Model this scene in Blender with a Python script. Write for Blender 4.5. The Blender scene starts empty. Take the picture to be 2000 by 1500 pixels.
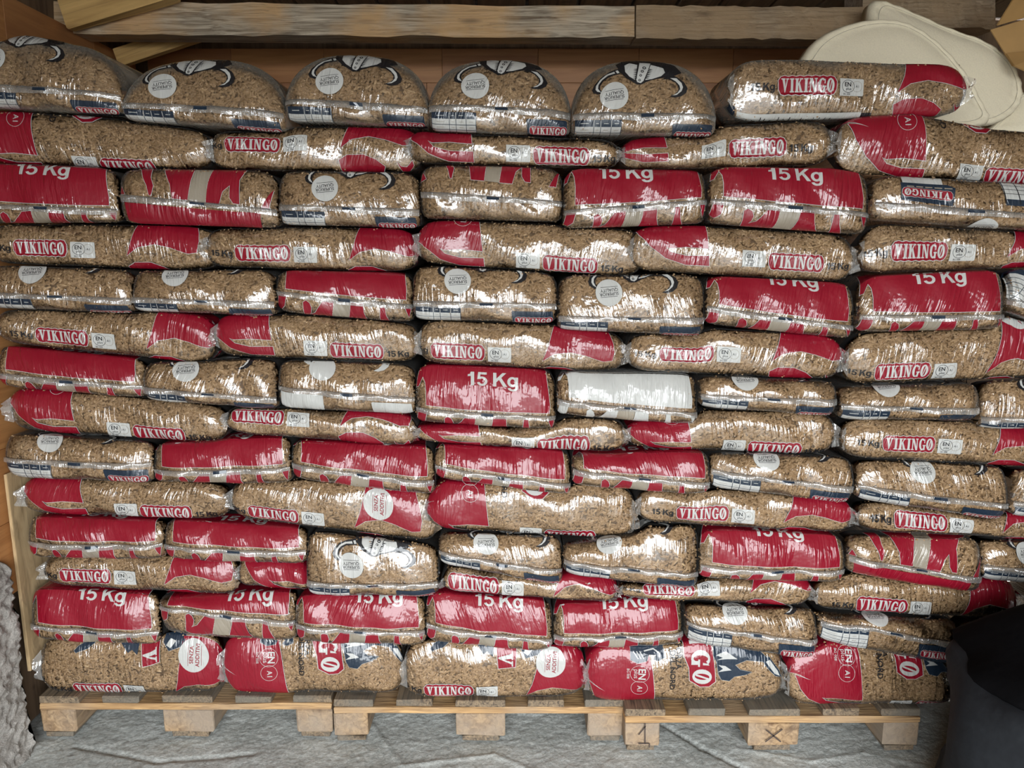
import bpy, bmesh, math, random
import numpy as np
from mathutils import Vector
from mathutils.geometry import tessellate_polygon

random.seed(7)
rng = np.random.default_rng(11)
SC = bpy.context.scene
COL = SC.collection

# ------------------------------------------------------------------ camera
F_PX = 1444.0
PITCH = math.radians(10.0)
CAM_Y, CAM_Z = -1.847, 1.327
cam_d = bpy.data.cameras.new('camera')
cam_d.sensor_width = 36.0
cam_d.lens = 36.0 * F_PX / 2000.0
cam_d.clip_start = 0.02
cam = bpy.data.objects.new('camera', cam_d)
cam.location = (0, CAM_Y, CAM_Z)
cam.rotation_euler = (math.radians(90) - PITCH, 0, 0)
COL.objects.link(cam)
SC.camera = cam

# ------------------------------------------------------------------ daylight
w = bpy.data.worlds.new('overcast_sky')
SC.world = w
w.use_nodes = True
bg = w.node_tree.nodes['Background']
bg.inputs[0].default_value = (0.93, 0.97, 1.0, 1)
bg.inputs[1].default_value = 14.6
SC.view_settings.view_transform = 'Standard'
SC.view_settings.look = 'None'
SC.view_settings.gamma = 1.0
SC.view_settings.use_curve_mapping = False
SC.view_settings.exposure = 0.0
# portal in the open doorway behind the camera (guides the sky light in, emits nothing itself)
DOOR = dict(x0=-1.2, x1=1.9, z0=0.0, z1=2.06, y=-3.3)
pl = bpy.data.lights.new('doorway_portal', 'AREA')
pl.shape = 'RECTANGLE'
pl.size, pl.size_y = DOOR['x1'] - DOOR['x0'], DOOR['z1'] - DOOR['z0']
pl.cycles.is_portal = True
plo = bpy.data.objects.new('doorway_portal', pl)
plo.location = ((DOOR['x0'] + DOOR['x1']) / 2, DOOR['y'], (DOOR['z0'] + DOOR['z1']) / 2)
plo.rotation_euler = (math.radians(90), 0, 0)
COL.objects.link(plo)
SC.cycles.adaptive_threshold = 0.02
SC.cycles.max_bounces = 6
SC.cycles.diffuse_bounces = 3
SC.cycles.glossy_bounces = 2
SC.cycles.transparent_max_bounces = 8
SC.cycles.caustics_reflective = False
SC.cycles.caustics_refractive = False


# ------------------------------------------------------------------ projection helpers
def bp(px, py, Y):
    """point on the vertical plane y=Y seen at photo position (px, py)"""
    a = (px - 1000.0) / F_PX
    b = (750.0 - py) / F_PX
    dy = math.cos(PITCH) + b * math.sin(PITCH)
    dz = -math.sin(PITCH) + b * math.cos(PITCH)
    k = (Y - CAM_Y) / dy
    return Vector((a * k, Y, CAM_Z + dz * k))


def proj(P):
    d = P - np.array([0, CAM_Y, CAM_Z])
    Z = d[..., 1] * math.cos(PITCH) - d[..., 2] * math.sin(PITCH)
    U = d[..., 1] * math.sin(PITCH) + d[..., 2] * math.cos(PITCH)
    return 1000 + F_PX * d[..., 0] / Z, 750 - F_PX * U / Z


# ------------------------------------------------------------------ object helpers
def tag(o, label=None, cat=None, group=None, kind=None):
    if label: o['label'] = label
    if cat: o['category'] = cat
    if group: o['group'] = group
    if kind: o['kind'] = kind
    return o


def empty(name, loc, label, cat, group=None):
    o = bpy.data.objects.new(name, None)
    o.location = loc
    o.empty_display_size = 0.05
    COL.objects.link(o)
    return tag(o, label, cat, group)


def link_mesh(name, me, parent=None, loc=None):
    o = bpy.data.objects.new(name, me)
    if parent is not None:
        o.parent = parent
    if loc is not None:
        o.location = loc
    COL.objects.link(o)
    return o


def np_mesh(name, verts, polys, mats, midx=None, uv=None, tone=None, smooth=False):
    """verts (N,3); polys (M,k) array of equal-sized faces, or a list of such arrays"""
    if not isinstance(polys, (list, tuple)):
        polys = [polys]
    polys = [np.asarray(p, dtype=np.int32) for p in polys if len(p)]
    me = bpy.data.meshes.new(name)
    verts = np.asarray(verts, dtype=np.float32)
    me.vertices.add(len(verts))
    me.vertices.foreach_set('co', verts.ravel())
    loops = np.concatenate([p.ravel() for p in polys])
    tot = np.concatenate([np.full(len(p), p.shape[1], dtype=np.int32) for p in polys])
    start = np.concatenate([[0], np.cumsum(tot)[:-1]]).astype(np.int32)
    me.loops.add(len(loops))
    me.loops.foreach_set('vertex_index', loops)
    me.polygons.add(len(tot))
    me.polygons.foreach_set('loop_start', start)
    me.polygons.foreach_set('loop_total', tot)
    if midx is not None:
        me.polygons.foreach_set('material_index', np.asarray(midx, dtype=np.int32))
    for m in mats:
        me.materials.append(m)
    if uv is not None:
        l = me.uv_layers.new(name='UVMap')
        l.data.foreach_set('uv', np.asarray(uv, dtype=np.float32)[loops].ravel())
    if tone is not None:
        at = me.attributes.new('tone', 'FLOAT', 'POINT')
        at.data.foreach_set('value', np.asarray(tone, dtype=np.float32))
    me.update(calc_edges=True)
    me.validate()
    me.polygons.foreach_set('use_smooth', np.full(len(tot), bool(smooth)))
    return me


# ------------------------------------------------------------------ materials
def mat(name):
    m = bpy.data.materials.new(name)
    m.use_nodes = True
    nt = m.node_tree
    for n in list(nt.nodes):
        nt.nodes.remove(n)
    out = nt.nodes.new('ShaderNodeOutputMaterial')
    return m, nt, out


def N(nt, t, **kw):
    n = nt.nodes.new(t)
    for k, v in kw.items():
        if k in n.inputs.keys() if isinstance(k, str) else False:
            n.inputs[k].default_value = v
        else:
            setattr(n, k, v)
    return n


def wrinkle_group():
    """bump height of crinkled polythene over pellets, in bag UV metres"""
    g = bpy.data.node_groups.new('film_wrinkles', 'ShaderNodeTree')
    g.interface.new_socket('Height', in_out='OUTPUT', socket_type='NodeSocketFloat')
    go = g.nodes.new('NodeGroupOutput')
    uv = g.nodes.new('ShaderNodeUVMap')
    mp = g.nodes.new('ShaderNodeMapping')
    mp.inputs['Scale'].default_value = (115, 15, 1)
    mp.inputs['Rotation'].default_value = (0, 0, math.radians(-14))
    g.links.new(uv.outputs[0], mp.inputs[0])
    n1 = g.nodes.new('ShaderNodeTexNoise')
    n1.inputs['Scale'].default_value = 1.0
    n1.inputs['Detail'].default_value = 2.0
    n1.inputs['Distortion'].default_value = 0.6
    g.links.new(mp.outputs[0], n1.inputs['Vector'])
    mp2 = g.nodes.new('ShaderNodeMapping')
    mp2.inputs['Scale'].default_value = (120, 120, 1)
    g.links.new(uv.outputs[0], mp2.inputs[0])
    n2 = g.nodes.new('ShaderNodeTexVoronoi')
    n2.inputs['Scale'].default_value = 1.0
    n2.feature = 'SMOOTH_F1'
    n2.inputs['Smoothness'].default_value = 0.5
    g.links.new(mp2.outputs[0], n2.inputs['Vector'])
    # how strongly a patch is wrinkled
    mp3 = g.nodes.new('ShaderNodeMapping')
    mp3.inputs['Scale'].default_value = (11, 11, 1)
    g.links.new(uv.outputs[0], mp3.inputs[0])
    n3 = g.nodes.new('ShaderNodeTexNoise')
    n3.inputs['Scale'].default_value = 1.0
    g.links.new(mp3.outputs[0], n3.inputs['Vector'])
    r3 = g.nodes.new('ShaderNodeMapRange')
    r3.inputs['From Min'].default_value = 0.38
    r3.inputs['From Max'].default_value = 0.66
    r3.inputs['To Min'].default_value = 0.22
    r3.inputs['To Max'].default_value = 1.25
    g.links.new(n3.outputs[0], r3.inputs[0])
    m1 = g.nodes.new('ShaderNodeMath'); m1.operation = 'MULTIPLY'
    g.links.new(n1.outputs[0], m1.inputs[0]); g.links.new(r3.outputs[0], m1.inputs[1])
    m2 = g.nodes.new('ShaderNodeMath'); m2.operation = 'MULTIPLY'
    m2.inputs[1].default_value = 0.085
    g.links.new(n2.outputs['Distance'], m2.inputs[0])
    ad = g.nodes.new('ShaderNodeMath'); ad.operation = 'SUBTRACT'
    g.links.new(m1.outputs[0], ad.inputs[0]); g.links.new(m2.outputs[0], ad.inputs[1])
    g.links.new(ad.outputs[0], go.inputs[0])
    return g


WG = wrinkle_group()
WR_DIST = 0.0046


def wrinkle_bump(nt, strength=1.0):
    gn = nt.nodes.new('ShaderNodeGroup')
    gn.node_tree = WG
    b = nt.nodes.new('ShaderNodeBump')
    b.inputs['Strength'].default_value = strength
    b.inputs['Distance'].default_value = WR_DIST
    nt.links.new(gn.outputs[0], b.inputs['Height'])
    return b


def film_material(name, gloss0, haze, hazecol=(0.62, 0.60, 0.57, 1), rough=0.11, hmax=0.3, hfrom=0.35):
    m, nt, out = mat(name)
    b = wrinkle_bump(nt)
    tr = N(nt, 'ShaderNodeBsdfTransparent')
    tr.inputs[0].default_value = (0.985, 0.98, 0.97, 1)
    gl = N(nt, 'ShaderNodeBsdfGlossy')
    gl.inputs['Roughness'].default_value = rough
    nt.links.new(b.outputs[0], gl.inputs['Normal'])
    di = N(nt, 'ShaderNodeBsdfDiffuse')
    di.inputs[0].default_value = hazecol
    fr = N(nt, 'ShaderNodeFresnel')
    fr.inputs[0].default_value = 1.5
    nt.links.new(b.outputs[0], fr.inputs['Normal'])
    ad = N(nt, 'ShaderNodeMath'); ad.operation = 'ADD'; ad.use_clamp = True
    ad.inputs[1].default_value = gloss0
    nt.links.new(fr.outputs[0], ad.inputs[0])
    # dust haze: a longer path through the film near grazing view
    lw = N(nt, 'ShaderNodeLayerWeight'); lw.inputs[0].default_value = 0.35
    hz = N(nt, 'ShaderNodeMapRange')
    hz.inputs['From Min'].default_value = hfrom
    hz.inputs['From Max'].default_value = 0.8
    hz.inputs['To Min'].default_value = haze
    hz.inputs['To Max'].default_value = hmax
    nt.links.new(lw.outputs['Facing'], hz.inputs[0])
    mx = N(nt, 'ShaderNodeMixShader')
    nt.links.new(hz.outputs[0], mx.inputs[0])
    nt.links.new(tr.outputs[0], mx.inputs[1]); nt.links.new(di.outputs[0], mx.inputs[2])
    mx2 = N(nt, 'ShaderNodeMixShader')
    nt.links.new(ad.outputs[0], mx2.inputs[0])
    nt.links.new(mx.outputs[0], mx2.inputs[1]); nt.links.new(gl.outputs[0], mx2.inputs[2])
    nt.links.new(mx2.outputs[0], out.inputs[0])
    return m


M_FILM = film_material('clear_polythene', 0.048, 0.0, hmax=0.22)
M_FILM_LOOSE = film_material('loose_dusty_polythene', 0.05, 0.02, (0.34, 0.32, 0.28, 1), hmax=0.97, hfrom=0.2)
M_SEAM = film_material('welded_polythene', 0.16, 0.22, (0.70, 0.69, 0.66, 1), 0.16, hmax=0.5)


def print_material(name, col, spec=1.0):
    m, nt, out = mat(name)
    b = wrinkle_bump(nt)
    p = N(nt, 'ShaderNodeBsdfPrincipled')
    p.inputs['Base Color'].default_value = (*col, 1)
    p.inputs['Roughness'].default_value = 0.55
    p.inputs['Specular IOR Level'].default_value = 0.2
    p.inputs['Coat Weight'].default_value = spec
    p.inputs['Coat Roughness'].default_value = 0.09
    p.inputs['Coat IOR'].default_value = 1.46
    nt.links.new(b.outputs[0], p.inputs['Normal'])
    nt.links.new(b.outputs[0], p.inputs['Coat Normal'])
    nt.links.new(p.outputs[0], out.inputs[0])
    return m


M_RED = print_material('red_print', (0.205, 0.0028, 0.0135))
M_WHITE = print_material('white_print', (0.43, 0.43, 0.41))
M_NAVY = print_material('navy_print', (0.010, 0.020, 0.036))
M_BLACK = print_material('black_print', (0.008, 0.008, 0.010))
M_GREY = print_material('frosted_print', (0.25, 0.215, 0.165))
INK = {'r': M_RED, 'w': M_WHITE, 'n': M_NAVY, 'k': M_BLACK, 'g': M_GREY}
INKS = ['r', 'w', 'n', 'k', 'g']


def pellet_material():
    m, nt, out = mat('wood_pellets')
    at = N(nt, 'ShaderNodeAttribute'); at.attribute_name = 'tone'
    rp = N(nt, 'ShaderNodeValToRGB')
    el = rp.color_ramp.elements
    el[0].position, el[0].color = 0.0, (0.035, 0.018, 0.008, 1)
    el[1].position, el[1].color = 1.0, (0.56, 0.385, 0.215, 1)
    e = el.new(0.35); e.color = (0.185, 0.108, 0.049, 1)
    e = el.new(0.7); e.color = (0.335, 0.212, 0.107, 1)
    nt.links.new(at.outputs['Fac'], rp.inputs[0])
    p = N(nt, 'ShaderNodeBsdfPrincipled')
    p.inputs['Roughness'].default_value = 0.6
    p.inputs['Specular IOR Level'].default_value = 0.5
    nt.links.new(rp.outputs[0], p.inputs['Base Color'])
    nt.links.new(p.outputs[0], out.inputs[0])
    return m


M_PELLET = pellet_material()


def wood(name, c0, c1, scale=(3, 40, 40), rough=0.7, bump=0.4, weather=None, seed=0.0, knots=True, crack=0.35):
    """grain running along the object's x axis in generated-free object metres"""
    m, nt, out = mat(name)
    tc = N(nt, 'ShaderNodeTexCoord')
    oi = N(nt, 'ShaderNodeObjectInfo')
    ad = N(nt, 'ShaderNodeVectorMath'); ad.operation = 'ADD'
    sc = N(nt, 'ShaderNodeMath'); sc.operation = 'MULTIPLY'; sc.inputs[1].default_value = 37.0
    nt.links.new(oi.outputs['Random'], sc.inputs[0])
    nt.links.new(tc.outputs['Object'], ad.inputs[0]); nt.links.new(sc.outputs[0], ad.inputs[1])
    mp = N(nt, 'ShaderNodeMapping'); mp.inputs['Scale'].default_value = scale
    mp.inputs['Location'].default_value = (seed, seed, seed)
    nt.links.new(ad.outputs[0], mp.inputs[0])
    n1 = N(nt, 'ShaderNodeTexNoise'); n1.inputs['Scale'].default_value = 1.0
    n1.inputs['Detail'].default_value = 6.0; n1.inputs['Distortion'].default_value = 1.2
    nt.links.new(mp.outputs[0], n1.inputs['Vector'])
    rp = N(nt, 'ShaderNodeValToRGB')
    rp.color_ramp.elements[0].position = 0.32; rp.color_ramp.elements[0].color = (*c0, 1)
    rp.color_ramp.elements[1].position = 0.68; rp.color_ramp.elements[1].color = (*c1, 1)
    nt.links.new(n1.outputs[0], rp.inputs[0])
    colout = rp.outputs[0]
    if weather:
        n2 = N(nt, 'ShaderNodeTexNoise'); n2.inputs['Scale'].default_value = 5.0
        n2.inputs['Detail'].default_value = 4.0
        nt.links.new(ad.outputs[0], n2.inputs['Vector'])
        mr = N(nt, 'ShaderNodeMapRange'); mr.inputs['From Min'].default_value = 0.42; mr.inputs['From Max'].default_value = 0.62
        nt.links.new(n2.outputs[0], mr.inputs[0])
        mx = N(nt, 'ShaderNodeMixRGB'); mx.inputs[2].default_value = (*weather, 1)
        f = N(nt, 'ShaderNodeMath'); f.operation = 'MULTIPLY'; f.inputs[1].default_value = 0.8
        nt.links.new(mr.outputs[0], f.inputs[0]); nt.links.new(f.outputs[0], mx.inputs[0])
        nt.links.new(colout, mx.inputs[1])
        colout = mx.outputs[0]
    mpc = N(nt, 'ShaderNodeMapping'); mpc.inputs['Scale'].default_value = tuple(v * (.25 if v < 10 else .8) for v in scale)
    nt.links.new(ad.outputs[0], mpc.inputs[0])
    nc = N(nt, 'ShaderNodeTexNoise'); nc.inputs['Scale'].default_value = 1.0; nc.inputs['Detail'].default_value = 5.0
    nc.inputs['Distortion'].default_value = 0.8
    nt.links.new(mpc.outputs[0], nc.inputs['Vector'])
    c1n = N(nt, 'ShaderNodeMath'); c1n.operation = 'SUBTRACT'; c1n.inputs[1].default_value = 0.5
    nt.links.new(nc.outputs[0], c1n.inputs[0])
    c2n = N(nt, 'ShaderNodeMath'); c2n.operation = 'ABSOLUTE'
    nt.links.new(c1n.outputs[0], c2n.inputs[0])
    c3n = N(nt, 'ShaderNodeMapRange'); c3n.inputs['From Min'].default_value = 0.0; c3n.inputs['From Max'].default_value = 0.016
    c3n.inputs['To Min'].default_value = crack; c3n.inputs['To Max'].default_value = 0.0
    nt.links.new(c2n.outputs[0], c3n.inputs[0])
    mxc = N(nt, 'ShaderNodeMixRGB'); mxc.inputs[2].default_value = (c0[0] * .22, c0[1] * .2, c0[2] * .2, 1)
    nt.links.new(c3n.outputs[0], mxc.inputs[0]); nt.links.new(colout, mxc.inputs[1])
    colout = mxc.outputs[0]
    if knots:
        mp3 = N(nt, 'ShaderNodeMapping'); mp3.inputs['Scale'].default_value = (4.5, 17, 17)
        nt.links.new(ad.outputs[0], mp3.inputs[0])
        v = N(nt, 'ShaderNodeTexVoronoi'); v.inputs['Scale'].default_value = 1.0
        nt.links.new(mp3.outputs[0], v.inputs['Vector'])
        kr = N(nt, 'ShaderNodeMapRange'); kr.inputs['From Min'].default_value = 0.06; kr.inputs['From Max'].default_value = 0.2
        kr.inputs['To Min'].default_value = 0.55; kr.inputs['To Max'].default_value = 0.0
        nt.links.new(v.outputs['Distance'], kr.inputs[0])
        mk = N(nt, 'ShaderNodeMixRGB'); mk.inputs[2].default_value = (c0[0] * .35, c0[1] * .3, c0[2] * .3, 1)
        nt.links.new(kr.outputs[0], mk.inputs[0]); nt.links.new(colout, mk.inputs[1])
        colout = mk.outputs[0]
    p = N(nt, 'ShaderNodeBsdfPrincipled'); p.inputs['Roughness'].default_value = rough
    nt.links.new(colout, p.inputs['Base Color'])
    b = N(nt, 'ShaderNodeBump'); b.inputs['Strength'].default_value = bump; b.inputs['Distance'].default_value = 0.004
    nt.links.new(n1.outputs[0], b.inputs['Height']); nt.links.new(b.outputs[0], p.inputs['Normal'])
    nt.links.new(p.outputs[0], out.inputs[0])
    return m


def concrete(name, c0, c1, scale=14, bump=0.6, dist=0.006):
    m, nt, out = mat(name)
    tc = N(nt, 'ShaderNodeTexCoord')
    n1 = N(nt, 'ShaderNodeTexNoise'); n1.inputs['Scale'].default_value = scale * 0.35
    n1.inputs['Detail'].default_value = 8; n1.inputs['Roughness'].default_value = 0.65
    nt.links.new(tc.outputs['Object'], n1.inputs['Vector'])
    n2 = N(nt, 'ShaderNodeTexNoise'); n2.inputs['Scale'].default_value = scale * 9
    n2.inputs['Detail'].default_value = 6; n2.inputs['Roughness'].default_value = 0.7
    nt.links.new(tc.outputs['Object'], n2.inputs['Vector'])
    rp = N(nt, 'ShaderNodeValToRGB')
    rp.color_ramp.elements[0].position = 0.33; rp.color_ramp.elements[0].color = (*c0, 1)
    rp.color_ramp.elements[1].position = 0.66; rp.color_ramp.elements[1].color = (*c1, 1)
    mxf = N(nt, 'ShaderNodeMath'); mxf.operation = 'MULTIPLY_ADD'
    mxf.inputs[1].default_value = 0.62
    nt.links.new(n2.outputs[0], mxf.inputs[0])
    h = N(nt, 'ShaderNodeMath'); h.operation = 'MULTIPLY'; h.inputs[1].default_value = 0.38
    nt.links.new(n1.outputs[0], h.inputs[0]); nt.links.new(h.outputs[0], mxf.inputs[2])
    nt.links.new(mxf.outputs[0], rp.inputs[0])
    p = N(nt, 'ShaderNodeBsdfPrincipled'); p.inputs['Roughness'].default_value = 0.85
    nt.links.new(rp.outputs[0], p.inputs['Base Color'])
    b = N(nt, 'ShaderNodeBump'); b.inputs['Strength'].default_value = bump; b.inputs['Distance'].default_value = dist
    nt.links.new(mxf.outputs[0], b.inputs['Height']); nt.links.new(b.outputs[0], p.inputs['Normal'])
    nt.links.new(p.outputs[0], out.inputs[0])
    return m


def plain(name, col, rough=0.7, bump_scale=None, bump=0.3, dist=0.002, var=0.25, spec=.5):
    m, nt, out = mat(name)
    p = N(nt, 'ShaderNodeBsdfPrincipled'); p.inputs['Roughness'].default_value = rough
    p.inputs['Specular IOR Level'].default_value = spec
    tc = N(nt, 'ShaderNodeTexCoord')
    n = N(nt, 'ShaderNodeTexNoise'); n.inputs['Scale'].default_value = bump_scale or 30
    n.inputs['Detail'].default_value = 4
    nt.links.new(tc.outputs['Object'], n.inputs['Vector'])
    mx = N(nt, 'ShaderNodeMixRGB')
    mx.inputs[1].default_value = (*[c * (1 - var) for c in col], 1)
    mx.inputs[2].default_value = (*[min(1, c * (1 + var)) for c in col], 1)
    nt.links.new(n.outputs[0], mx.inputs[0]); nt.links.new(mx.outputs[0], p.inputs['Base Color'])
    if bump_scale:
        b = N(nt, 'ShaderNodeBump'); b.inputs['Strength'].default_value = bump; b.inputs['Distance'].default_value = dist
        nt.links.new(n.outputs[0], b.inputs['Height']); nt.links.new(b.outputs[0], p.inputs['Normal'])
    nt.links.new(p.outputs[0], out.inputs[0])
    return m


M_LAMINATE = wood('laminated_board', (0.36, 0.15, 0.05), (0.50, 0.235, 0.085), (2.5, 30, 30), 0.45, 0.1, knots=False, crack=0.15)
M_LAMINATE2 = wood('laminated_board_dark', (0.32, 0.13, 0.05), (0.45, 0.21, 0.08), (2.5, 30, 30), 0.45, 0.1, knots=False, crack=0.15)
M_BEAM = wood('weathered_beam', (0.20, 0.145, 0.095), (0.68, 0.58, 0.44), (6, 110, 110), 0.85, 1.0, (0.66, 0.40, 0.18))
M_BEAM2 = wood('grey_beam', (0.17, 0.12, 0.075), (0.50, 0.39, 0.27), (6, 110, 110), 0.85, 1.0, (0.40, 0.27, 0.15))
M_ROOFPLANK = wood('roof_planks', (0.13, 0.08, 0.04), (0.27, 0.18, 0.10), (30, 2, 30), 0.8, 0.5)
M_YELLOW = wood('yellow_plank', (0.45, 0.27, 0.09), (0.70, 0.45, 0.17), (2.5, 26, 26), 0.7, 0.4)
M_PALLET = wood('pallet_wood', (0.22, 0.12, 0.05), (0.55, 0.34, 0.15), (8, 120, 120), 0.75, 0.7, (0.36, 0.25, 0.15))
M_PALLETD = wood('pallet_wood_grey', (0.07, 0.052, 0.037), (0.27, 0.195, 0.12), (110, 8, 110), 0.8, 0.7, (0.14, 0.125, 0.10))
M_BLOCK = wood('pallet_block', (0.17, 0.10, 0.05), (0.42, 0.28, 0.15), (60, 8, 60), 0.8, 0.7, (0.27, 0.22, 0.17), crack=0.15)
M_OSB = wood('chipboard', (0.36, 0.24, 0.12), (0.56, 0.40, 0.22), (20, 20, 8), 0.8, 0.4, knots=False)
M_PALE = wood('pale_plank', (0.45, 0.37, 0.25), (0.68, 0.58, 0.42), (30, 30, 2.5), 0.75, 0.5)
M_FLOOR = concrete('concrete_floor', (0.25, 0.27, 0.255), (0.72, 0.74, 0.71), 13, 0.9, 0.006)
M_PLINTH = concrete('rough_render', (0.20, 0.185, 0.165), (0.66, 0.62, 0.57), 22, 1.0, 0.012)
M_GROUND = concrete('yard_ground', (0.14, 0.14, 0.135), (0.24, 0.24, 0.23), 4, 0.3)
M_WALL = wood('dark_wall_boards', (0.10, 0.06, 0.035), (0.20, 0.125, 0.07), (26, 26, 2), 0.85, 0.5)
M_CREAM = plain('cream_canvas', (0.80, 0.72, 0.54), 0.9, 260, 0.5, 0.0015, 0.10)
M_CARD = plain('cardboard', (0.40, 0.235, 0.085), 0.75, 22, 0.1, 0.002, 0.15)
M_COAT = plain('charcoal_cloth', (0.013, 0.0145, 0.017), 0.75, 60, 0.35, 0.003, 0.3, spec=.15)
M_COATB = plain('black_cloth', (0.003, 0.003, 0.0035), 0.85, 60, 0.35, 0.003, 0.3, spec=.05)
M_MARK = plain('ink_mark', (0.05, 0.035, 0.03), 0.8)


# ------------------------------------------------------------------ box pieces
def box_mesh(name, size, m, jitter=0.0, bevel=0.003, sub=(1, 1, 1)):
    bm = bmesh.new()
    bmesh.ops.create_cube(bm, size=1.0)
    for v in bm.verts:
        v.co = Vector((v.co.x * size[0], v.co.y * size[1], v.co.z * size[2]))
    L = max(range(3), key=lambda i: size[i])
    if sub != (1, 1, 1):
        for ax in range(3):
            for k in range(1, sub[ax]):
                c = [0, 0, 0]; no = [0, 0, 0]
                c[ax] = size[ax] * (k / sub[ax] - 0.5); no[ax] = 1
                bmesh.ops.bisect_plane(bm, geom=bm.verts[:] + bm.edges[:] + bm.faces[:], plane_co=c, plane_no=no)
    if bevel:
        es = [e for e in bm.edges if e.is_manifold and e.calc_face_angle(0) > 0.5]
        bmesh.ops.bevel(bm, geom=es, offset=bevel, segments=1, affect='EDGES')
    if jitter:
        for v in bm.verts:
            v.co += Vector((random.uniform(-1, 1), random.uniform(-1, 1), random.uniform(-1, 1))) * jitter
    me = bpy.data.meshes.new(name)
    bm.to_mesh(me); bm.free()
    me.materials.append(m)
    return me


def board(name, size, m, loc, parent=None, rot=(0, 0, 0), jitter=0.001, bevel=0.002, sub=(1, 1, 1)):
    o = link_mesh(name, box_mesh(name, size, m, jitter, bevel, sub), parent, loc)
    o.rotation_euler = rot
    return o


# ================================================================== SETTING
XL, XR, YB, YF_ = -1.385, 2.35, 1.02, DOOR['y']
CEIL = 2.16


def grid_patch(name, x0, x1, y0, y1, nx, ny, hfun, m):
    xs, ys = np.linspace(x0, x1, nx + 1), np.linspace(y0, y1, ny + 1)
    X, Y = np.meshgrid(xs, ys)
    Zz = hfun(X, Y)
    v = np.stack([X, Y, Zz], -1).reshape(-1, 3)
    i = np.arange(ny)[:, None] * (nx + 1) + np.arange(nx)[None, :]
    q = np.stack([i, i + 1, i + nx + 2, i + nx + 1], -1).reshape(-1, 4)
    return np_mesh(name, v, q, [m], smooth=True)


def vnoise(X, Y, seed, cells):
    r = np.random.default_rng(seed).random((96, 96))
    x, y = X * cells, Y * cells
    xi, yi = np.floor(x).astype(int), np.floor(y).astype(int)
    fx, fy = x - xi, y - yi
    fx, fy = fx * fx * (3 - 2 * fx), fy * fy * (3 - 2 * fy)
    a = r[xi % 96, yi % 96]; b = r[(xi + 1) % 96, yi % 96]
    c = r[xi % 96, (yi + 1) % 96]; d = r[(xi + 1) % 96, (yi + 1) % 96]
    return (a * (1 - fx) + b * fx) * (1 - fy) + (c * (1 - fx) + d * fx) * fy - 0.5


def floor_h(X, Y):
    h = 0.003 * vnoise(X, Y, 1, 5) + 0.0025 * vnoise(X, Y, 2, 14) + 0.0015 * vnoise(X, Y, 3, 45) + 0.002 * vnoise(X, Y, 9, 95) + .002 * vnoise(X, Y, 10, 190)
    # a broken slab edge and cracks running over the floor in front of the pallets
    def crack(h, pts, wd, dp):
        for (ax, ay), (bx, by) in zip(pts[:-1], pts[1:]):
            dx, dy = bx - ax, by - ay
            t = np.clip(((X - ax) * dx + (Y - ay) * dy) / (dx * dx + dy * dy), 0, 1)
            d = np.hypot(X - ax - t * dx, Y - ay - t * dy)
            h = h + dp * np.exp(-(d / wd) ** 2)
        return h
    h = crack(h, [(-0.42, 0.1), (-0.29, -0.1), (-0.05, -0.055), (0.06, -0.12)], 0.006, 0.003)
    h = crack(h, [(0.40, 0.12), (0.52, -0.03), (0.62, -0.12)], 0.006, -0.008)
    h = crack(h, [(0.62, -0.03), (0.8, -0.08), (0.95, -0.05), (1.1, -0.1)], 0.005, 0.002)
    h = crack(h, [(-1.2, -0.02), (-0.95, -0.08), (-0.7, -0.05)], 0.007, -0.005)
    return h - 0.006


fl = link_mesh('floor', grid_patch('floor', XL - 0.3, XR, -0.42, YB, 640, 260, floor_h, M_FLOOR)); tag(fl, kind='structure')
fl2 = link_mesh('floor.001', grid_patch('floor_front', XL - 0.3, XR, YF_ - 0.15, -0.42, 30, 30, lambda X, Y: X * 0 - 0.006, M_FLOOR)); tag(fl2, kind='structure')
gr = link_mesh('outer_yard', grid_patch('yard', -30, 30, -40, YF_ - 0.15, 6, 6, lambda X, Y: X * 0 - 0.03, M_GROUND)); tag(gr, kind='structure')  # unseen yard ground outside the doorway, bounces sky light in


def sbox(name, x0, x1, y0, y1, z0, z1, m):
    o = board(name, (x1 - x0, y1 - y0, z1 - z0), m, ((x0 + x1) / 2, (y0 + y1) / 2, (z0 + z1) / 2), jitter=0, bevel=0)
    return tag(o, kind='structure')


wl = sbox('wall_left', XL - 0.12, XL, YF_, YB, 0, CEIL, M_WALL)
wr = sbox('wall_right', XR, XR + 0.12, YF_, YB, 0, CEIL, M_WALL)
wb = sbox('wall_back', XL - 0.12, XR + 0.12, YB, YB + 0.12, 0, CEIL, M_WALL)
wf1 = sbox('wall_front', XL - 0.12, DOOR['x0'], YF_ - 0.12, YF_, 0, CEIL, M_WALL)
wf2 = sbox('wall_front.001', DOOR['x1'], XR + 0.12, YF_ - 0.12, YF_, 0, CEIL, M_WALL)
wf3 = sbox('wall_front.002', DOOR['x0'], DOOR['x1'], YF_ - 0.12, YF_, DOOR['z1'], CEIL, M_WALL)
ce = sbox('ceiling', XL - 0.12, XR + 0.12, YF_ - 0.12, YB + 0.12, CEIL + 0.025, CEIL + 0.1, M_WALL)
# roof planks running front to back under the roof
x = XL
k = 0
while x < XR - 0.05:
    wd = random.uniform(0.13, 0.19)
    o = board('plank', (wd - 0.012, 4.0, 0.022), M_ROOFPLANK, (x + wd / 2 - (XL + XR) / 2, -0.9, 0), None, jitter=0.0015)
    o.parent = ce
    o.location = (x + wd / 2 - ce.location.x, -1.0 - ce.location.y, CEIL + 0.012 - ce.location.z)
    x += wd


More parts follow.
